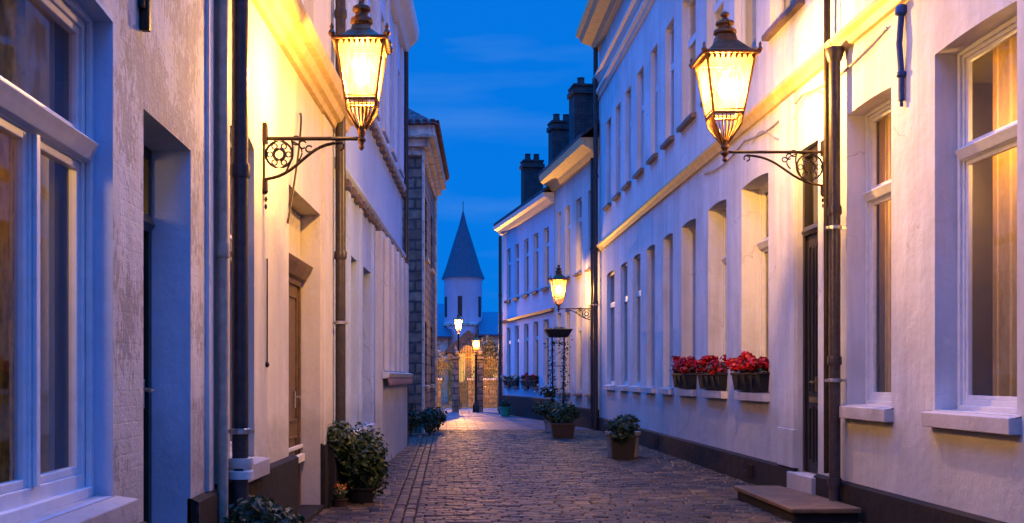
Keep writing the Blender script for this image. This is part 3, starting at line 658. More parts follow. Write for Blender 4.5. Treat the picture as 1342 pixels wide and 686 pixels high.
for Hs, xx, yy, w, l, zb, zt, lab in ((H, 4.16, 31.3, .34, .5, 7.6, 9.85, 0), (I, 3.72, 34.6, .27, .36, 7.0, 9.6, 0), (I, 3.15, 39.3, .25, .36, 7.0, 9.3, 0)):
    m = MB(); m.box(-w, w, -l, l, zb, zt); m.box(-w-.05, w+.05, -l-.05, l+.05, zt-.22, zt-.08); m.box(-w-.03, w+.03, -l-.03, l+.03, zt, zt+.06)
    for k in (-1, 1): m.lathe([(.12, 0), (.10, .22), (.12, .25)], 0, k*l*.45, 10, zt+.06)
    o = m.build('chimney', M['brickdark'], Hs.root)
    inv = (Matrix.Translation(Hs.root.location) @ Matrix.Rotation(Hs.root.rotation_euler.z, 4, 'Z')).inverted()
    o.location = inv @ Vector((xx, yy, 0))

# ------------------------------------------------------------------ far end: turret, houses, gate
T = thing('church_turret', 'round white turret with tall slate cone spire at the lane end', 'tower', (1.25, 80, 0))
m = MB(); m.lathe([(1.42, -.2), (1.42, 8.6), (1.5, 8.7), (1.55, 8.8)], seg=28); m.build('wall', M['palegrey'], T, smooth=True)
m = MB(); m.lathe([(1.43, 5.2), (1.52, 5.25), (1.52, 5.4), (1.43, 5.45)], seg=28); m.build('string_course', M['ashlar'], T, smooth=True)
m = MB(); m.lathe([(1.62, 8.78), (1.58, 8.9), (1.30, 9.6), (.75, 11.4), (.3, 12.8), (.03, 13.9)], seg=28); m.build('spire', M['slate_pale'], T, smooth=True)
m = MB(); m.tube([(0, 0, 13.8), (0, 0, 14.6)], .03, 6); m.build('spike', M['iron'], T)
for a in (-2.7, -1.75, -.55):
    m = MB(); c, s_ = cos(a), sin(a); m.f = lambda x, y, z, a=a: ((1.44+y)*cos(a)-x*sin(a), (1.44+y)*sin(a)+x*cos(a), z)
    m.box(-.16, .16, -.1, .02, 5.9, 7.4); o = m.build('window', M['door_dark'], T)
def simple_house(name, label, x0, x1, y0, y1, ze, zr, wall, roof, axis='x', wins=()):
    t = thing(name, label, 'house', ((x0+x1)/2, y0, 0)); w = (x1-x0)/2; d = y1-y0
    m = MB(); m.box(-w, w, 0, d, -.2, ze); m.build('wall', wall, t)
    m = MB()
    if axis == 'x': m.extr(-w-.3, w+.3, [(-.35, ze-.1), (d/2, zr), (d+.35, ze-.1), (d/2, zr-.25-.0), ] if False else [(-.35, ze-.12), (-.35, ze), (d/2, zr), (d+.35, ze), (d+.35, ze-.12)])
    else:
        a = [m.P(-w-.3, y, ze) for y in (-.3, d+.3)]; b = [m.P(0, y, zr) for y in (-.3, d+.3)]; c = [m.P(w+.3, y, ze) for y in (-.3, d+.3)]
        m.fc += [[a[0], a[1], b[1], b[0]], [b[0], b[1], c[1], c[0]], [a[0], b[0], c[0]], [a[1], b[1], c[1]], [a[0], a[1], c[1], c[0]]]
    m.build('roof', roof, t)
    for (a, b, z0, z1, lit) in wins:
        m = MB(); m.box(a-.06, b+.06, -.05, -.001, z0-.06, z1+.06); o = m.build('window', M['trim'], t)
        m = MB(); m.box(a, b, -.07, -.051, z0, z1); m.build('pane', M['warmpane'] if lit else M['door_dark'], o)
    return t
M['warmpane'] = None
mm, nt, out = _nt('lit_pane'); e = N(nt, 'ShaderNodeEmission', Strength=1.0); e.inputs[0].default_value = (1, .55, .14, 1); L(nt, e.outputs[0], out.inputs[0]); M['warmpane'] = mm
simple_house('chapel', 'low chapel building with blue slate roof left of the turret', -4.5, -.3+.4, 78, 90, 4.4, 7.2, M['ashlar'], M['slate_pale'], 'x', [(.4, 1.0, 1.5, 3.3, 1)])
simple_house('garden_lodge', 'low lodge with dark slate roof right of the turret', 2.65, 9.0, 77, 86, 4.5, 6.4, M['ashlar'], M['slate_pale'], 'x', [(-2.6, -2.0, 1.4, 3.0, 1)])
simple_house('backdrop_house', 'plain two storey house glimpsed beyond the stone building', -9, -1.5, 52, 62, 4.0, 6.0, M['ashlar'], M['slate'], 'x')
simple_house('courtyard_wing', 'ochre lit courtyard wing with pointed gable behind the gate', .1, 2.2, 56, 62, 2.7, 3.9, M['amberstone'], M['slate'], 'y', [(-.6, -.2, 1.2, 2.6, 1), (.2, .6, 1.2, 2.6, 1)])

t = thing('garden_wall', 'low amber lit garden wall behind the iron gate', 'wall', (.5, 51.5, 0))
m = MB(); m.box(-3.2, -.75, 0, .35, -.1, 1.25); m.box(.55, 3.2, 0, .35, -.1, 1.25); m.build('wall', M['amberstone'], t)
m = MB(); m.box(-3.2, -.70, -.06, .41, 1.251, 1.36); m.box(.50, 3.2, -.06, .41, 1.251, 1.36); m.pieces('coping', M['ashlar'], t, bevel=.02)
# gate
Gt = thing('iron_gate', 'ornate gilded iron gate with stone piers closing the lane', 'gate', (.75, 44, 0))
M['gilt'] = plain('gilded_iron', (.62, .38, .07), .4, metal=.25, var=.35, scale=20)
for x in (-1.32, -.38, .62, 1.5):
    m = MB(); m.box(x-.14, x+.14, -.14, .14, -.1, 2.15); m.box(x-.19, x+.19, -.19, .19, 2.15, 2.26); m.lathe([(.06, 0), (.13, .1), (.14, .2), (.08, .32), (.03, .42), (.0, .5)], x, 0, 12, 2.26)
    m.build('pier', M['stone'], Gt, bevel=.01)
for (a, b, zt) in ((-1.18, -.52, 1.9), (-.24, .48, 2.35), (.76, 1.36, 1.9)):
    m = MB(); n = int((b-a)/.065)
    for k in range(n+1):
        x = a+(b-a)*k/n; z = zt+.28*sin(pi*k/n); m.tube([(x, 0, .12), (x, 0, z)], .019, 6)
        m.lathe([(.012, 0), (.028, .03), (.002, .12)], x, 0, 6, z)
    for z in (.15, .9, zt-.15): m.box(a, b, -.018, .018, z, z+.04)
    for k in range(4):
        x = a+(b-a)*(k+.5)/4; m.ring((x, 0, zt-.32), .075, .01, seg=14, ts=5); m.ring((x, 0, 1.08), .075, .01, seg=14, ts=5)
    o = m.build('gate_leaf', M['gilt'], Gt)

# ------------------------------------------------------------------ lanterns
def bez(p, n=14):
    q = []
    for k in range(n+1):
        t = k/n; q.append(tuple((1-t)**3*p[0][i]+3*(1-t)**2*t*p[1][i]+3*(1-t)*t*t*p[2][i]+t**3*p[3][i] for i in range(len(p[0]))))
    return q
def lantern(parent, x, y, z, w0, w1, hs, far=False, power=60, col=(1, .53, .11), ornate=True):
    """hs: stem, cone, glass, roof, finial heights; z: foot of the stem"""
    st, cn, gl, rf, fi = hs; zc = z+st; zg = zc+cn; zr = zg+gl
    f = lambda a, b, c: (x+a, y+b, z+c)
    m = MB(); m.lathe([(.006, 0), (.03*w0/.25, st*.12), (.018, st*.3), (.05*w0/.25, st*.48), (.022, st*.62), (.045*w0/.25, st*.8), (.03, st+.02)], x, y, 12, z)
    m.build('stem', M['copper'], parent, smooth=True)
    m = MB()
    def cor(w, zz): return [Vector((x-w, y-w, zz)), Vector((x+w, y-w, zz)), Vector((x+w, y+w, zz)), Vector((x-w, y+w, zz))]
    a, b, c, r = cor(.03, zc), cor(w1*.96, zg), cor(w0, zr), .011*w0/.25+.002
    for k in range(4):
        m.tube([b[k], c[k]], r*1.1, 6); m.tube([b[k], b[(k+1) % 4]], r*1.2, 6); m.tube([c[k], c[(k+1) % 4]], r*1.5, 6)
        mid = (a[k]*.35+b[k]*.65); mid = Vector((x+(mid.x-x)*1.25, y+(mid.y-y)*1.25, mid.z))
        m.tube([a[k], mid, b[k]], r, 6)
        n = 7 if ornate else 3
        for j in range(1, n):   # pierced cage bars
            p = b[k].lerp(b[(k+1) % 4], j/n); q = a[k].lerp(a[(k+1) % 4], j/n)
            md = q.lerp(p, .6); md = Vector((x+(md.x-x)*1.18, y+(md.y-y)*1.18, md.z)); m.tube([q, md, p], r*.5, 5)
        h0 = b[k].lerp(c[k], .06); h1 = b[(k+1) % 4].lerp(c[(k+1) % 4], .06); m.tube([h0, h1], r*.7, 5)
        if ornate:
            n = 9
            for j in range(n):   # scalloped valance under the eave
                p = c[k].lerp(c[(k+1) % 4], (j+.5)/n); m.lathe([(.002, -.055*w0/.25), (.016*w0/.25, -.03*w0/.25), (.018*w0/.25, 0)], p.x, p.y, 5, p.z-.005)
    m.build('lantern_frame', M['copper'], parent)
    m = MB(); s_ = .97
    for k in range(4):
        q = [b[k], b[(k+1) % 4], c[(k+1) % 4], c[k]]; m.face([(x+(v.x-x)*s_, y+(v.y-y)*s_, v.z) for v in q])
    m.build('pane', M['lglass'], parent)
    # roof: concave pyramid, crown
    m = MB(); pr = [(w0*1.18, -.01), (w0*1.2, .02*w0/.25), (w0*.86, rf*.22), (w0*.62, rf*.5), (w0*.42, rf*.72), (w0*.36, rf*1.0)]
    for (wa, za), (wb, zb) in zip(pr, pr[1:]): m.frust(wa, zr+za, wb, zr+zb, x, y)
    m.build('cap', M['copper'], parent, bevel=.004)
    m = MB()
    for k in range(4):
        p = cor(w0*1.15, zr+.01)[k]; m.lathe([(.022, 0), (.03, .02), (.012, .05), (.018, .07), (.002, .10)], p.x, p.y, 8, p.z)
    m.pieces('corner_finial', M['copper'], parent)
    m = MB(); u = w0*.36; m.lathe([(u, 0), (u*1.35, fi*.08), (u*1.3, fi*.2), (u*.8, fi*.3), (u*.75, fi*.38), (u*1.1, fi*.45), (u*1.05, fi*.55), (u*.4, fi*.65), (u*.3, fi*.74), (u*.55, fi*.82), (u*.5, fi*.92), (u*.1, fi)], x, y, 14, zr+rf)
    m.build('finial', M['copper'], parent, smooth=True)
    br = w1*(.95 if far else .42); m = MB(); n = 10
    m.lathe([(max(.004, br*sin(pi*k/n)), br*(1.15 if far else 1.7)*(1-cos(pi*k/n))) for k in range(n+1)], x, y, 14, zg+gl*.30)
    m.build('mantle', M['flame_far'] if far else M['flame'], parent, smooth=True)
    ld = bpy.data.lights.new('lamp_light', 'POINT'); ld.energy = power; ld.color = col; ld.shadow_soft_size = .05
    lo = bpy.data.objects.new('lamp_light', ld); C.objects.link(lo); lo.parent = parent; lo.location = (x, y, zg+gl*.5)

def wall_lamp(label, W, Y, reach, zbar, w0, w1, hs, power, ring_r=.13, drop=.40, side=1, foot=None, col=(1, .53, .11), ornate=True):
    p = W.world(Y, 0, 0)
    t = thing('wall_lantern', label, 'street lamp', p, 0, 'wall lanterns lighting the lane')
    sx = 1 if W.side == 'L' else -1     # direction into the street
    Z = zbar
    m = MB(); m.box(-.012, .012, -.03, .03, Z-drop-.12, Z+.10)
    m.box(min(0, sx*.03), max(0, sx*.03), -.045, .045, Z-drop-.10, Z-drop+.0); m.box(min(0, sx*.03), max(0, sx*.03), -.045, .045, Z-.04, Z+.12)
    m.build('wall_plate', M['iron'], t, bevel=.004)
    m = MB(); m.tube([(0, 0, Z), (sx*reach*.5, 0, Z), (sx*reach, 0, Z)], .016, 8)
    arc = bez([(sx*.02, 0, Z-drop), (sx*reach*.38, 0, Z-drop*.9), (sx*reach*.42, 0, Z-drop*.12), (sx*reach*.78, 0, Z-drop*.1)]); m.tube(arc, .013, 7)
    m.ring((sx*(ring_r+.02), 0, Z-ring_r-.02), ring_r, .010); m.ring((sx*(ring_r+.02), 0, Z-ring_r-.02), ring_r*.42, .013, seg=14)
    for k in range(6):
        a = k*pi/3; c0 = (sx*(ring_r+.02), Z-ring_r-.02)
        m.ring((c0[0]+cos(a)*ring_r*.70, 0, c0[1]+sin(a)*ring_r*.70), ring_r*.2, .006, seg=10, ts=5)
    sc = [(sx*(ring_r*2.0+.05+.05*k), 0, Z-.015-.055*k*.6) for k in range(3)]
    for k, c in enumerate(sc): m.ring(c, .035-.005*k, .007, seg=12, a0=.5, a1=5.4, ts=5)
    m.tube(bez([(sx*ring_r*2.1, 0, Z), (sx*ring_r*2.4, 0, Z-.12), (sx*ring_r*2.0, 0, Z-.2), (sx*ring_r*1.7, 0, Z-drop*.82)]), .008, 6)
    m.tube(bez([(sx*ring_r*2.1, 0, Z-.02), (sx*ring_r*3.0, 0, Z-.05), (sx*ring_r*3.1, 0, Z-.12), (sx*ring_r*2.6, 0, Z-.18)]), .007, 6)
    m.ring((sx*reach*.78, 0, Z-drop*.1-.03), .03, .009, seg=12, a0=-pi/2, a1=pi*1.2, ts=5)
    for k in range(3): m.lathe([(.004, 0), (.02-.004*k, .02), (.004, .045)], sx*.02, 0, 8, Z-drop-.12-.06*k)
    m.build('bracket', M['iron'], t)
    st = hs[0]
    lantern(t, sx*reach, 0, Z-st*.55, w0, w1, hs, power=power, col=col, ornate=ornate)
    return t
wall_lamp('large copper lantern on scrolled bracket by the right downpipe, above dark door', G, 11.47, 1.07, 3.82, .255, .165, (.20, .30, .60, .26, .26), 720, .14, .36)
wall_lamp('lit lantern on long bracket fixed to the cream house on left', B, 8.43, .775, 3.285, .185, .125, (.17, .21, .45, .15, .27), 370, .105, .32)
wall_lamp('small distant wall lantern over the iron flower stand', H, 29.2, .90, 3.28, .21, .14, (.18, .2, .5, .2, .22), 220, .12, .3)
for (x, y, zh, lab, pw) in ((.54, 48, 3.70, 'taller lamp post glowing behind the gate, in front of turret', 2600), (1.20, 43.2, 2.62, 'shorter lamp post glowing just before the right gate leaf', 80)):
    t = thing('lamp_post', lab, 'street lamp', (x, y, 0), 0, 'lamp posts beyond the gate')
    m = MB(); m.lathe([(.14, 0), (.14, .25), (.08, .35), (.05, .6), (.04, zh-.4), (.07, zh-.35), (.04, zh-.28)], seg=12); m.build('post', M['iron'], t, smooth=True)
    lantern(t, 0, 0, zh-.3, .17, .12, (.08, .10, .40, .16, .14), far=True, power=pw, col=(1, .44, .07), ornate=False)

def room_fill(Hs, Y, d, z, power, col=(1, .52, .14)):  # unseen fill lights added indoors to make curtains and fanlight glow
    ld = bpy.data.lights.new('room_fill', 'POINT'); ld.energy = power; ld.color = col; ld.shadow_soft_size = .15
    o = bpy.data.objects.new('room_fill', ld); C.objects.link(o); o.parent = Hs.root; o.location = Hs.f(Y, d, z)
room_fill(A, 3.9, .8, 2.5, 50); room_fill(F, 8.5, .85, 3.3, 110); room_fill(F, 10.4, .85, 3.3, 110); room_fill(G, 12.0, 1.2, 3.6, 22)
# ------------------------------------------------------------------ planting
def blob(cx, cy, cz, rx, ry, rz, up=.3, lumps=5):
    cs = [(cx+random.gauss(0, rx*.35), cy+random.gauss(0, ry*.35), cz+random.gauss(0, rz*.3), random.uniform(.45, .7)) for _ in range(lumps)]+[(cx, cy, cz, .85)]
    def pos():
        c = random.choice(cs)
        d = Vector((random.gauss(0, 1), random.gauss(0, 1), random.gauss(0, 1))).normalized(); r = c[3]*random.uniform(.55, 1.08)
        return (c[0]+d.x*rx*r, c[1]+d.y*ry*r, c[2]+d.z*rz*r), (d.x, d.y, d.z+up)
    return pos
def potted(name, label, cat, x, y, pot, foliage_r, foliage_h, n, lsz, potmat, leaf, stem=0, group=None, square=False, flowers=None):
    """pot: (r_bottom, r_top, height)"""
    t = thing(name, label, cat, (x, y, 0), random.uniform(-.15, .15) if square else 0, group)
    rb, rt, h = pot
    m = MB()
    if square: m.frust(rb, 0, rt, h-.05); m.frust(rt+.015, h-.05, rt+.015, h)
    else: m.lathe([(rb, 0), (rt*.96, h*.85), (rt*1.06, h*.87), (rt*1.08, h), (rt*.95, h), (rt*.9, h-.03)], seg=20)
    m.build('pot', potmat, t, smooth=not square, bevel=.006 if square else 0)
    cz = h+stem+foliage_h*.42
    m = MB()
    for k in range(7):
        a = random.uniform(0, 2*pi); q = random.uniform(.2, .6)
        m.tube([(0, 0, h-.04), (cos(a)*foliage_r*q*.4, sin(a)*foliage_r*q*.4, h+stem+foliage_h*.2), (cos(a)*foliage_r*q, sin(a)*foliage_r*q, cz+foliage_h*.25)], .012, 6, r1=.004)
    m.build('stem', M['bark'], t)
    m = MB(); m.leaves(n, blob(0, 0, cz, foliage_r, foliage_r, foliage_h*.55), lsz); m.build('foliage', leaf, t, recalc=False)
    if flowers:
        m = MB(); m.leaves(flowers[1], blob(0, 0, cz+.05, foliage_r*1.05, foliage_r*1.05, foliage_h*.58), lsz*.7, .9); m.build('flowers', flowers[0], t, recalc=False)
    return t
potted('potted_shrub', 'bushy green shrub in dark tapered pot by the left downpipe pier', 'potted plant', -.95, 11.95, (.12, .17, .18), .37, .78, 4200, .034, M['pot_dark'], M['leaf'])
potted('potted_shrub', 'low dark shrub in the bottom left corner against the cream house', 'potted plant', -1.19, 6.8, (.10, .15, .24), .27, .42, 2400, .028, M['pot_dark'], M['leaf_d'])
potted('marigold_pot', 'small pot of orange marigolds at the foot of the left pier', 'potted plant', -1.15, 11.55, (.06, .085, .09), .10, .15, 300, .018, M['pot_brown'], M['leaf'], flowers=(M['orange'], 60))
potted('marigold_pot', 'orange marigolds crowded between the pier and the big left shrub', 'potted plant', -1.12, 12.25, (.07, .10, .12), .13, .26, 380, .02, M['pot_brown'], M['leaf'], flowers=(M['orange'], 90))
potted('box_planter', 'square dark planter with trailing green plant beside the right plinth', 'planter', 3.02, 18.3, (.17, .20, .42), .33, .34, 2000, .035, M['pot_dark'], M['leaf_d'], square=True)
potted('grey_pot', 'pale grey stone pot right behind the square dark planter by the plinth', 'planter', 3.13, 18.95, (.27, .30, .44), .22, .22, 700, .03, M['pot_grey'], M['leaf_d'])
potted('potted_shrub', 'green shrub in brown square planter below the iron flower stand', 'potted plant', 2.68, 24.6, (.22, .26, .36), .38, .50, 2200, .04, M['pot_brown'], M['leaf'], square=True)
potted('potted_shrub', 'small green bush behind the brown square planter, nearer the low house', 'potted plant', 2.72, 27.6, (.15, .2, .3), .36, .55, 1200, .045, M['pot_grey'], M['leaf'])
potted('teal_pot', 'round teal glazed pot at the corner of the low far house', 'planter', 2.13, 38.6, (.16, .22, .34), .22, .3, 300, .04, M['teal'], M['leaf_d'])
for (x, y, r, h, lab) in ((-.86, 25.6, .30, .75, 'dark clipped shrub nearest the pilastered house end'), (-.42, 26.3, .32, .70, 'dark rounded shrub at the stone building corner'), (-.22, 28.4, .28, .66, 'dark shrub along the lane side of the stone building')):
    t = thing('shrub', lab, 'shrub', (x, y, 0), 0, 'shrubs at the foot of the stone building')
    m = MB(); m.tube([(0, 0, 0), (.02, 0, h*.3), (0, .02, h*.6)], .025, 6); m.build('trunk', M['bark'], t)
    m = MB(); m.leaves(1500, blob(0, 0, h*.55, r, r, h*.45), .045); m.build('foliage', M['leaf_d'], t, recalc=False)
# golden lit garden trees behind gate
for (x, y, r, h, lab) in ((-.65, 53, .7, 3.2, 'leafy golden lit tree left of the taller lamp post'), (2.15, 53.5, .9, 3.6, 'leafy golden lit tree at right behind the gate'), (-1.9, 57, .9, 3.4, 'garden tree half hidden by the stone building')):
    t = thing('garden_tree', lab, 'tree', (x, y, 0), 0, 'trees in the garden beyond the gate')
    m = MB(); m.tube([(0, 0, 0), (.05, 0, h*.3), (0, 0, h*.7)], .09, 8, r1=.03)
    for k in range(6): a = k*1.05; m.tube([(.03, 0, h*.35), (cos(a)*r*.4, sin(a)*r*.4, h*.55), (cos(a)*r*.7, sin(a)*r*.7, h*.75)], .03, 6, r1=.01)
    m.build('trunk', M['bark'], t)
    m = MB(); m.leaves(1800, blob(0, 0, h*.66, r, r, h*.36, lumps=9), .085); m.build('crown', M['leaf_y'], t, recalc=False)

# window boxes
bloom = MB()
bloom.leaves(26, blob(0, 0, 0, .055, .055, .045, lumps=1), .022, .9); bloom_me = None
def window_box(Hs, a, b, z, label, group, nb=16, bloommat=None, hgt=.24, dout=-.11, leaf=None, first=[None]):
    yc = (a+b)/2; w = (b-a)/2
    t = thing('flower_box', label, 'flower box', Hs.world(yc, dout+.10, z), Hs.root.rotation_euler.z, group)
    m = MB(); m.hexa([(-w*.93, -.09, 0), (w*.93, -.09, 0), (w*.93, .09, 0), (-w*.93, .09, 0)], [(-w, -.12, hgt), (w, -.12, hgt), (w, .12, hgt), (-w, .12, hgt)])
    m.hexa([(-w-.012, -.132, hgt-.03), (w+.012, -.132, hgt-.03), (w+.012, .132, hgt-.03), (-w-.012, .132, hgt-.03)], [(-w-.012, -.132, hgt+.006), (w+.012, -.132, hgt+.006), (w+.012, .132, hgt+.006), (-w-.012, .132, hgt+.006)])
    for k in (-.5, 0, .5): m.box(k*w-.01, k*w+.01, -.125, -.10, .02, hgt-.03)
    m.build('trough', M['pot_dark'], t, bevel=.006)
    m = MB()
    def pos():
        x = random.uniform(-w, w); q = random.random()
        return (x, random.gauss(0, .07), hgt+.02+q*.13), (0, -.3, .8)
    m.leaves(int(900*w), pos, .03, .8); m.build('foliage', leaf or M['leaf_d'], t, recalc=False)
    me = None
    for k in range(nb):
        x = -w+.03+(2*w-.06)*(k+random.uniform(.1, .9))/nb
        if me is None:
            if first[0] is None or first[0][0] != bloommat.name:
                bm_ = MB(); bm_.leaves(54, blob(0, 0, 0, .07, .07, .055, lumps=1), .026, .9); o = bm_.build('bloom', bloommat, t, recalc=False); first[0] = (bloommat.name, o.data); me = o.data
            else: me = first[0][1]; o = bpy.data.objects.new('bloom', me); C.objects.link(o); o.parent = t
        else: o = bpy.data.objects.new('bloom', me); C.objects.link(o); o.parent = t
        o.location = (x, random.uniform(-.14, .04), hgt+.10+random.uniform(-.10, .17)*(.6+.4*sin(x*7+yc))); o.rotation_euler = (random.uniform(-.6, .6), random.uniform(-.6, .6), random.uniform(0, 6))
        o.scale = (random.uniform(.85, 1.25),)*3
    return t
FB = 'red flower boxes on the long white house sills'
window_box(G, 13.42, 14.75, 1.225, 'red geranium box nearest the dark door, largest of the three', FB, 46, M['red'])
window_box(G, 15.42, 16.75, 1.225, 'middle of the three red geranium boxes', FB, 40, M['red'])
window_box(G, 17.3, 18.62, 1.225, 'farthest of the three red geranium boxes', FB, 36, M['red'])
FB2 = 'small planting boxes on the low far house'
window_box(I, 35.9, 38.2, 1.105, 'dark flower box under the middle windows of the low far house', FB2, 14, M['red'], .2, leaf=M['leaf'])
window_box(I, 38.8, 41.1, 1.105, 'dark flower box under the last windows of the low far house', FB2, 10, M['pale'], .2, leaf=M['leaf'])

# iron flower stand
t = thing('flower_stand', 'tall iron stand with dark tray and climbing vines under far lantern', 'plant stand', (2.92, 27.9, 0))
m = MB()
for sx in (-.16, .16):
    m.tube([(sx, 0, 0), (sx*.9, 0, 1.2), (sx, 0, 2.45)], .02, 8)
    for k in range(12): m.ring((sx*.94, 0, .3+.18*k), .05, .007, seg=10, ts=5)
for z in (.5, 1.1, 1.7, 2.3): m.tube([(-.16, 0, z), (.16, 0, z)], .012, 6)
m.build('frame', M['iron'], t)
m = MB(); m.hexa([(-.24, -.2, 2.45), (.24, -.2, 2.45), (.24, .2, 2.45), (-.24, .2, 2.45)], [(-.36, -.26, 2.66), (.36, -.26, 2.66), (.36, .26, 2.66), (-.36, .26, 2.66)]); m.build('tray', M['pot_dark'], t, bevel=.01)
m = MB()
def vine():
    s_ = random.choice((-1, 1)); z = random.uniform(.2, 2.5); r = .09+.12*max(0, sin(z*3.1))
    return (s_*.16+random.gauss(0, r*.6), random.gauss(0, .08), z), (0, -.5, .4)
m.leaves(480, vine, .036); m.leaves(420, blob(-.25, 0, 1.0, .30, .2, .16), .04); m.leaves(160, blob(0, 0, 2.68, .36, .24, .07), .03); m.build('vine', M['leaf_d'], t, recalc=False)
m = MB(); m.leaves(50, blob(-.2, -.08, 1.02, .36, .22, .2), .035, .9); m.build('flowers', M['pale'], t, recalc=False)

# step stone before the dark door
t = thing('stone_step', 'worn wedge shaped stone step before the dark door', 'step', (3.66, 11.2, 0))
m = MB(); top = [(-.36, -1.0), (.30, -1.02), (.33, .2), (.22, 1.25), (-.34, 1.12)]
a = [m.P(x+.0, y, .145+.012*sin(k*2)) for k, (x, y) in enumerate(top)]; b = [m.P(x, y, .10) for x, y in top]
m.fc += [a, b]+[[a[k], a[(k+1) % 5], b[(k+1) % 5], b[k]] for k in range(5)]
m.build('tread', M['stepstone'], t, bevel=.012)
m = MB(); a = [m.P(x*.92, y*.96, .099) for x, y in top]; b = [m.P(x*.92, y*.96, -.05) for x, y in top]
m.fc += [a, b]+[[a[k], a[(k+1) % 5], b[(k+1) % 5], b[k]] for k in range(5)]
m.build('riser', M['plinth'], t)

# ------------------------------------------------------------------ ground
def struct(o): o['kind'] = 'structure'; return o
m = MB(); m.face([(-400, -60, -.03), (400, -60, -.03), (400, 900, -.03), (-400, 900, -.03)]); struct(m.build('ground', M['joint']))
# setts: individually shaped stones in one paved sheet
m = MB(); m.tone = []
def sett(x0, x1, y0, y1):
    g = .007; x0 += g; x1 -= g; y0 += g; y1 -= g
    j = lambda: random.uniform(-.004, .004)
    h = random.gauss(.004, .004); bv = .014; tx, ty = random.gauss(0, .02), random.gauss(0, .02)
    cx, cy = (x0+x1)/2, (y0+y1)/2
    zf = lambda x, y, e: h+e+(x-cx)*tx+(y-cy)*ty
    lo = [m.P(x+j(), y+j(), -.028) for x, y in ((x0, y0), (x1, y0), (x1, y1), (x0, y1))]
    md = [m.P(x+j(), y+j(), zf(x, y, -.012)) for x, y in ((x0, y0), (x1, y0), (x1, y1), (x0, y1))]
    tp = [m.P(x, y, zf(x, y, 0)) for x, y in ((x0+bv, y0+bv), (x1-bv, y0+bv), (x1-bv, y1-bv), (x0+bv, y1-bv))]
    tone = min(1, max(0, random.gauss(.5, .25)))
    for q in ((lo, md), (md, tp)):
        for k in range(4): m.fc.append([q[0][k], q[0][(k+1) % 4], q[1][(k+1) % 4], q[1][k]]); m.tone.append(tone)
    m.fc.append(tp); m.tone.append(tone)
gx0, gx1 = -.56, -.32
y = 4.0; row = 0
while y < 28.6:
    h = random.uniform(.105, .125)
    for (xa, xb) in ((-1.56+.0, gx0), (gx1, 4.06)):
        x = xa - (0 if row % 2 else .11)
        while x < xb-.03:
            w = random.uniform(.19, .235); x2 = min(x+w, xb)
            if xb-x2 < .06: x2 = xb
            if x2 > xa+.03: sett(max(x, xa), x2, y, y+h)
            x = x2
    y += h; row += 1
for i in range(2):
    y = 4.0+.1*i
    while y < 28.6: w = random.uniform(.19, .23); sett(gx0+.12*i, gx0+.12*(i+1), y, y+w); y += w
struct(m.build('cobbled_lane', M['cobble'], smooth=False))
# pale slab paving beyond
m = MB(); m.tone = []; 
def slab(x0, x1, y0, y1):
    z = random.gauss(-.004, .0015); g = .006
    a = [m.P(x, y, z) for x, y in ((x0+g, y0+g), (x1-g, y0+g), (x1-g, y1-g), (x0+g, y1-g))]; b = [m.P(x, y, -.028) for x, y in ((x0+g, y0+g), (x1-g, y0+g), (x1-g, y1-g), (x0+g, y1-g))]
    t_ = random.random()
    m.fc.append(a); m.tone.append(t_)
    for k in range(4): m.fc.append([a[k], a[(k+1) % 4], b[(k+1) % 4], b[k]]); m.tone.append(t_)
y = 28.62; row = 0
while y < 62:
    x = -6-(row % 2)*.3
    while x < 9: slab(x, x+.6, y, y+.45); x += .6
    y += .45; row += 1
struct(m.build('slab_pavement', cobble_mat('grey_slabs', [(0, (.06, .075, .095)), (1, (.10, .12, .145))], .5)))
m = MB(); m.face([(-60, 62, -.012), (60, 62, -.012), (60, 130, -.012), (-60, 130, -.012)]); struct(m.build('far_ground', plain('gravel', (.07, .065, .06), .9, var=.4)))

# ------------------------------------------------------------------ sky
w = bpy.data.worlds.new("World"); S.world = w; w.use_nodes = True; nt = w.node_tree; nt.nodes.clear()
out = nt.nodes.new('ShaderNodeOutputWorld'); bg = nt.nodes.new('ShaderNodeBackground')
tc = N(nt, 'ShaderNodeTexCoord'); sep = N(nt, 'ShaderNodeSeparateXYZ'); L(nt, tc.outputs['Generated'], sep.inputs[0])
g = ramp(nt, sep.outputs[2], [(0, (.001, .142, .59)), (.12, (.001, .154, .63)), (.36, (.001, .140, .60)), (.60, (.002, .60, 3.1)), (1.0, (.005, 1.25, 6.2))])  # last stops: unseen overhead sky raised beyond dusk level to light the walls
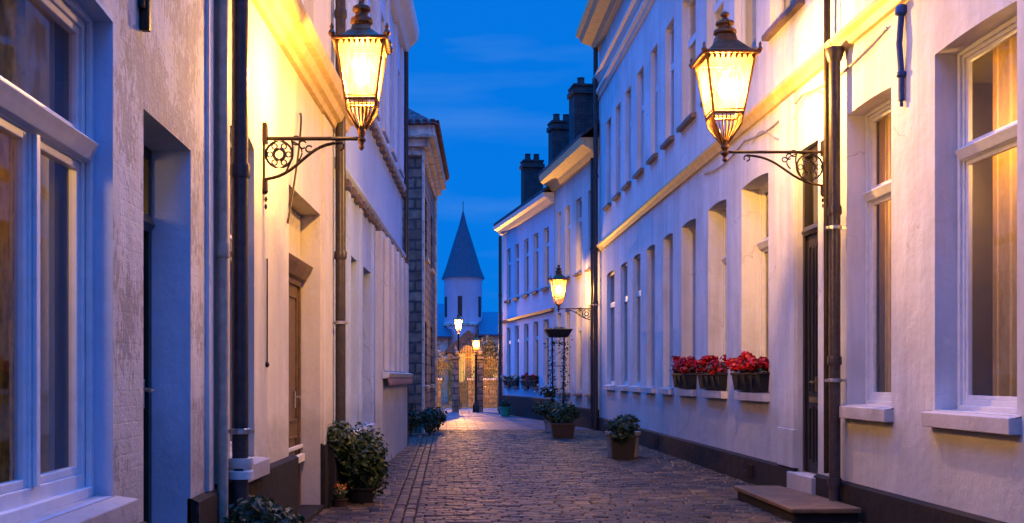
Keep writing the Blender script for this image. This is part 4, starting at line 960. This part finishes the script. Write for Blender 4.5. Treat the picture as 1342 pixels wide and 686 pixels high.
# afterglow in the sky behind the photographer
my = N(nt, 'ShaderNodeMapRange'); my.inputs[1].default_value = .05; my.inputs[2].default_value = -.9; my.inputs[3].default_value = 0; my.inputs[4].default_value = 1; L(nt, sep.outputs[1], my.inputs[0])
mz = N(nt, 'ShaderNodeMapRange'); mz.inputs[1].default_value = .9; mz.inputs[2].default_value = 0; L(nt, sep.outputs[2], mz.inputs[0])
mm_ = N(nt, 'ShaderNodeMath', operation='MULTIPLY'); L(nt, my.outputs[0], mm_.inputs[0]); L(nt, mz.outputs[0], mm_.inputs[1])
mx = N(nt, 'ShaderNodeMix', data_type='RGBA'); L(nt, mm_.outputs[0], mx.inputs[0]); L(nt, g, mx.inputs[6]); mx.inputs[7].default_value = (.16, .22, .72, 1)
# wisps
mp = N(nt, 'ShaderNodeMapping'); mp.inputs['Scale'].default_value = (2.2, 1.5, 13); mp.inputs['Rotation'].default_value = (0, .12, 0); L(nt, tc.outputs['Generated'], mp.inputs[0])
cn = N(nt, 'ShaderNodeTexNoise', Scale=1.3, Detail=6.0, Roughness=.5); L(nt, mp.outputs[0], cn.inputs['Vector'])
cf = ramp(nt, cn.outputs['Fac'], [(.52, (0, 0, 0)), (.78, (.42, .42, .42))])
mx2 = N(nt, 'ShaderNodeMix', data_type='RGBA'); L(nt, cf, mx2.inputs[0]); L(nt, mx.outputs[2], mx2.inputs[6]); mx2.inputs[7].default_value = (.10, .26, .65, 1)
L(nt, mx2.outputs[2], bg.inputs[0]); bg.inputs[1].default_value = 1.0; L(nt, bg.outputs[0], out.inputs[0])

# ------------------------------------------------------------------ camera
cd = bpy.data.cameras.new('camera'); cam = bpy.data.objects.new('camera', cd); C.objects.link(cam); S.camera = cam
cam.location = (0, 0, 1.4); cam.rotation_euler = (radians(90), 0, 0)
cd.sensor_width = 36; cd.lens = 36*1400/1342; cd.shift_x = 86/1342; cd.shift_y = 152/1342; cd.clip_end = 2000; cd.clip_start = .05
S.view_settings.view_transform = 'Standard'; S.view_settings.look = 'None'; S.view_settings.exposure = .33; S.view_settings.gamma = 1
S.render.engine = 'CYCLES'
c = S.cycles; c.use_denoising = True
try: c.denoiser = 'OPENIMAGEDENOISE'
except Exception: pass
c.max_bounces = 8; c.diffuse_bounces = 2; c.glossy_bounces = 4; c.transparent_max_bounces = 16; c.sample_clamp_indirect = 6; c.caustics_reflective = False; c.caustics_refractive = False
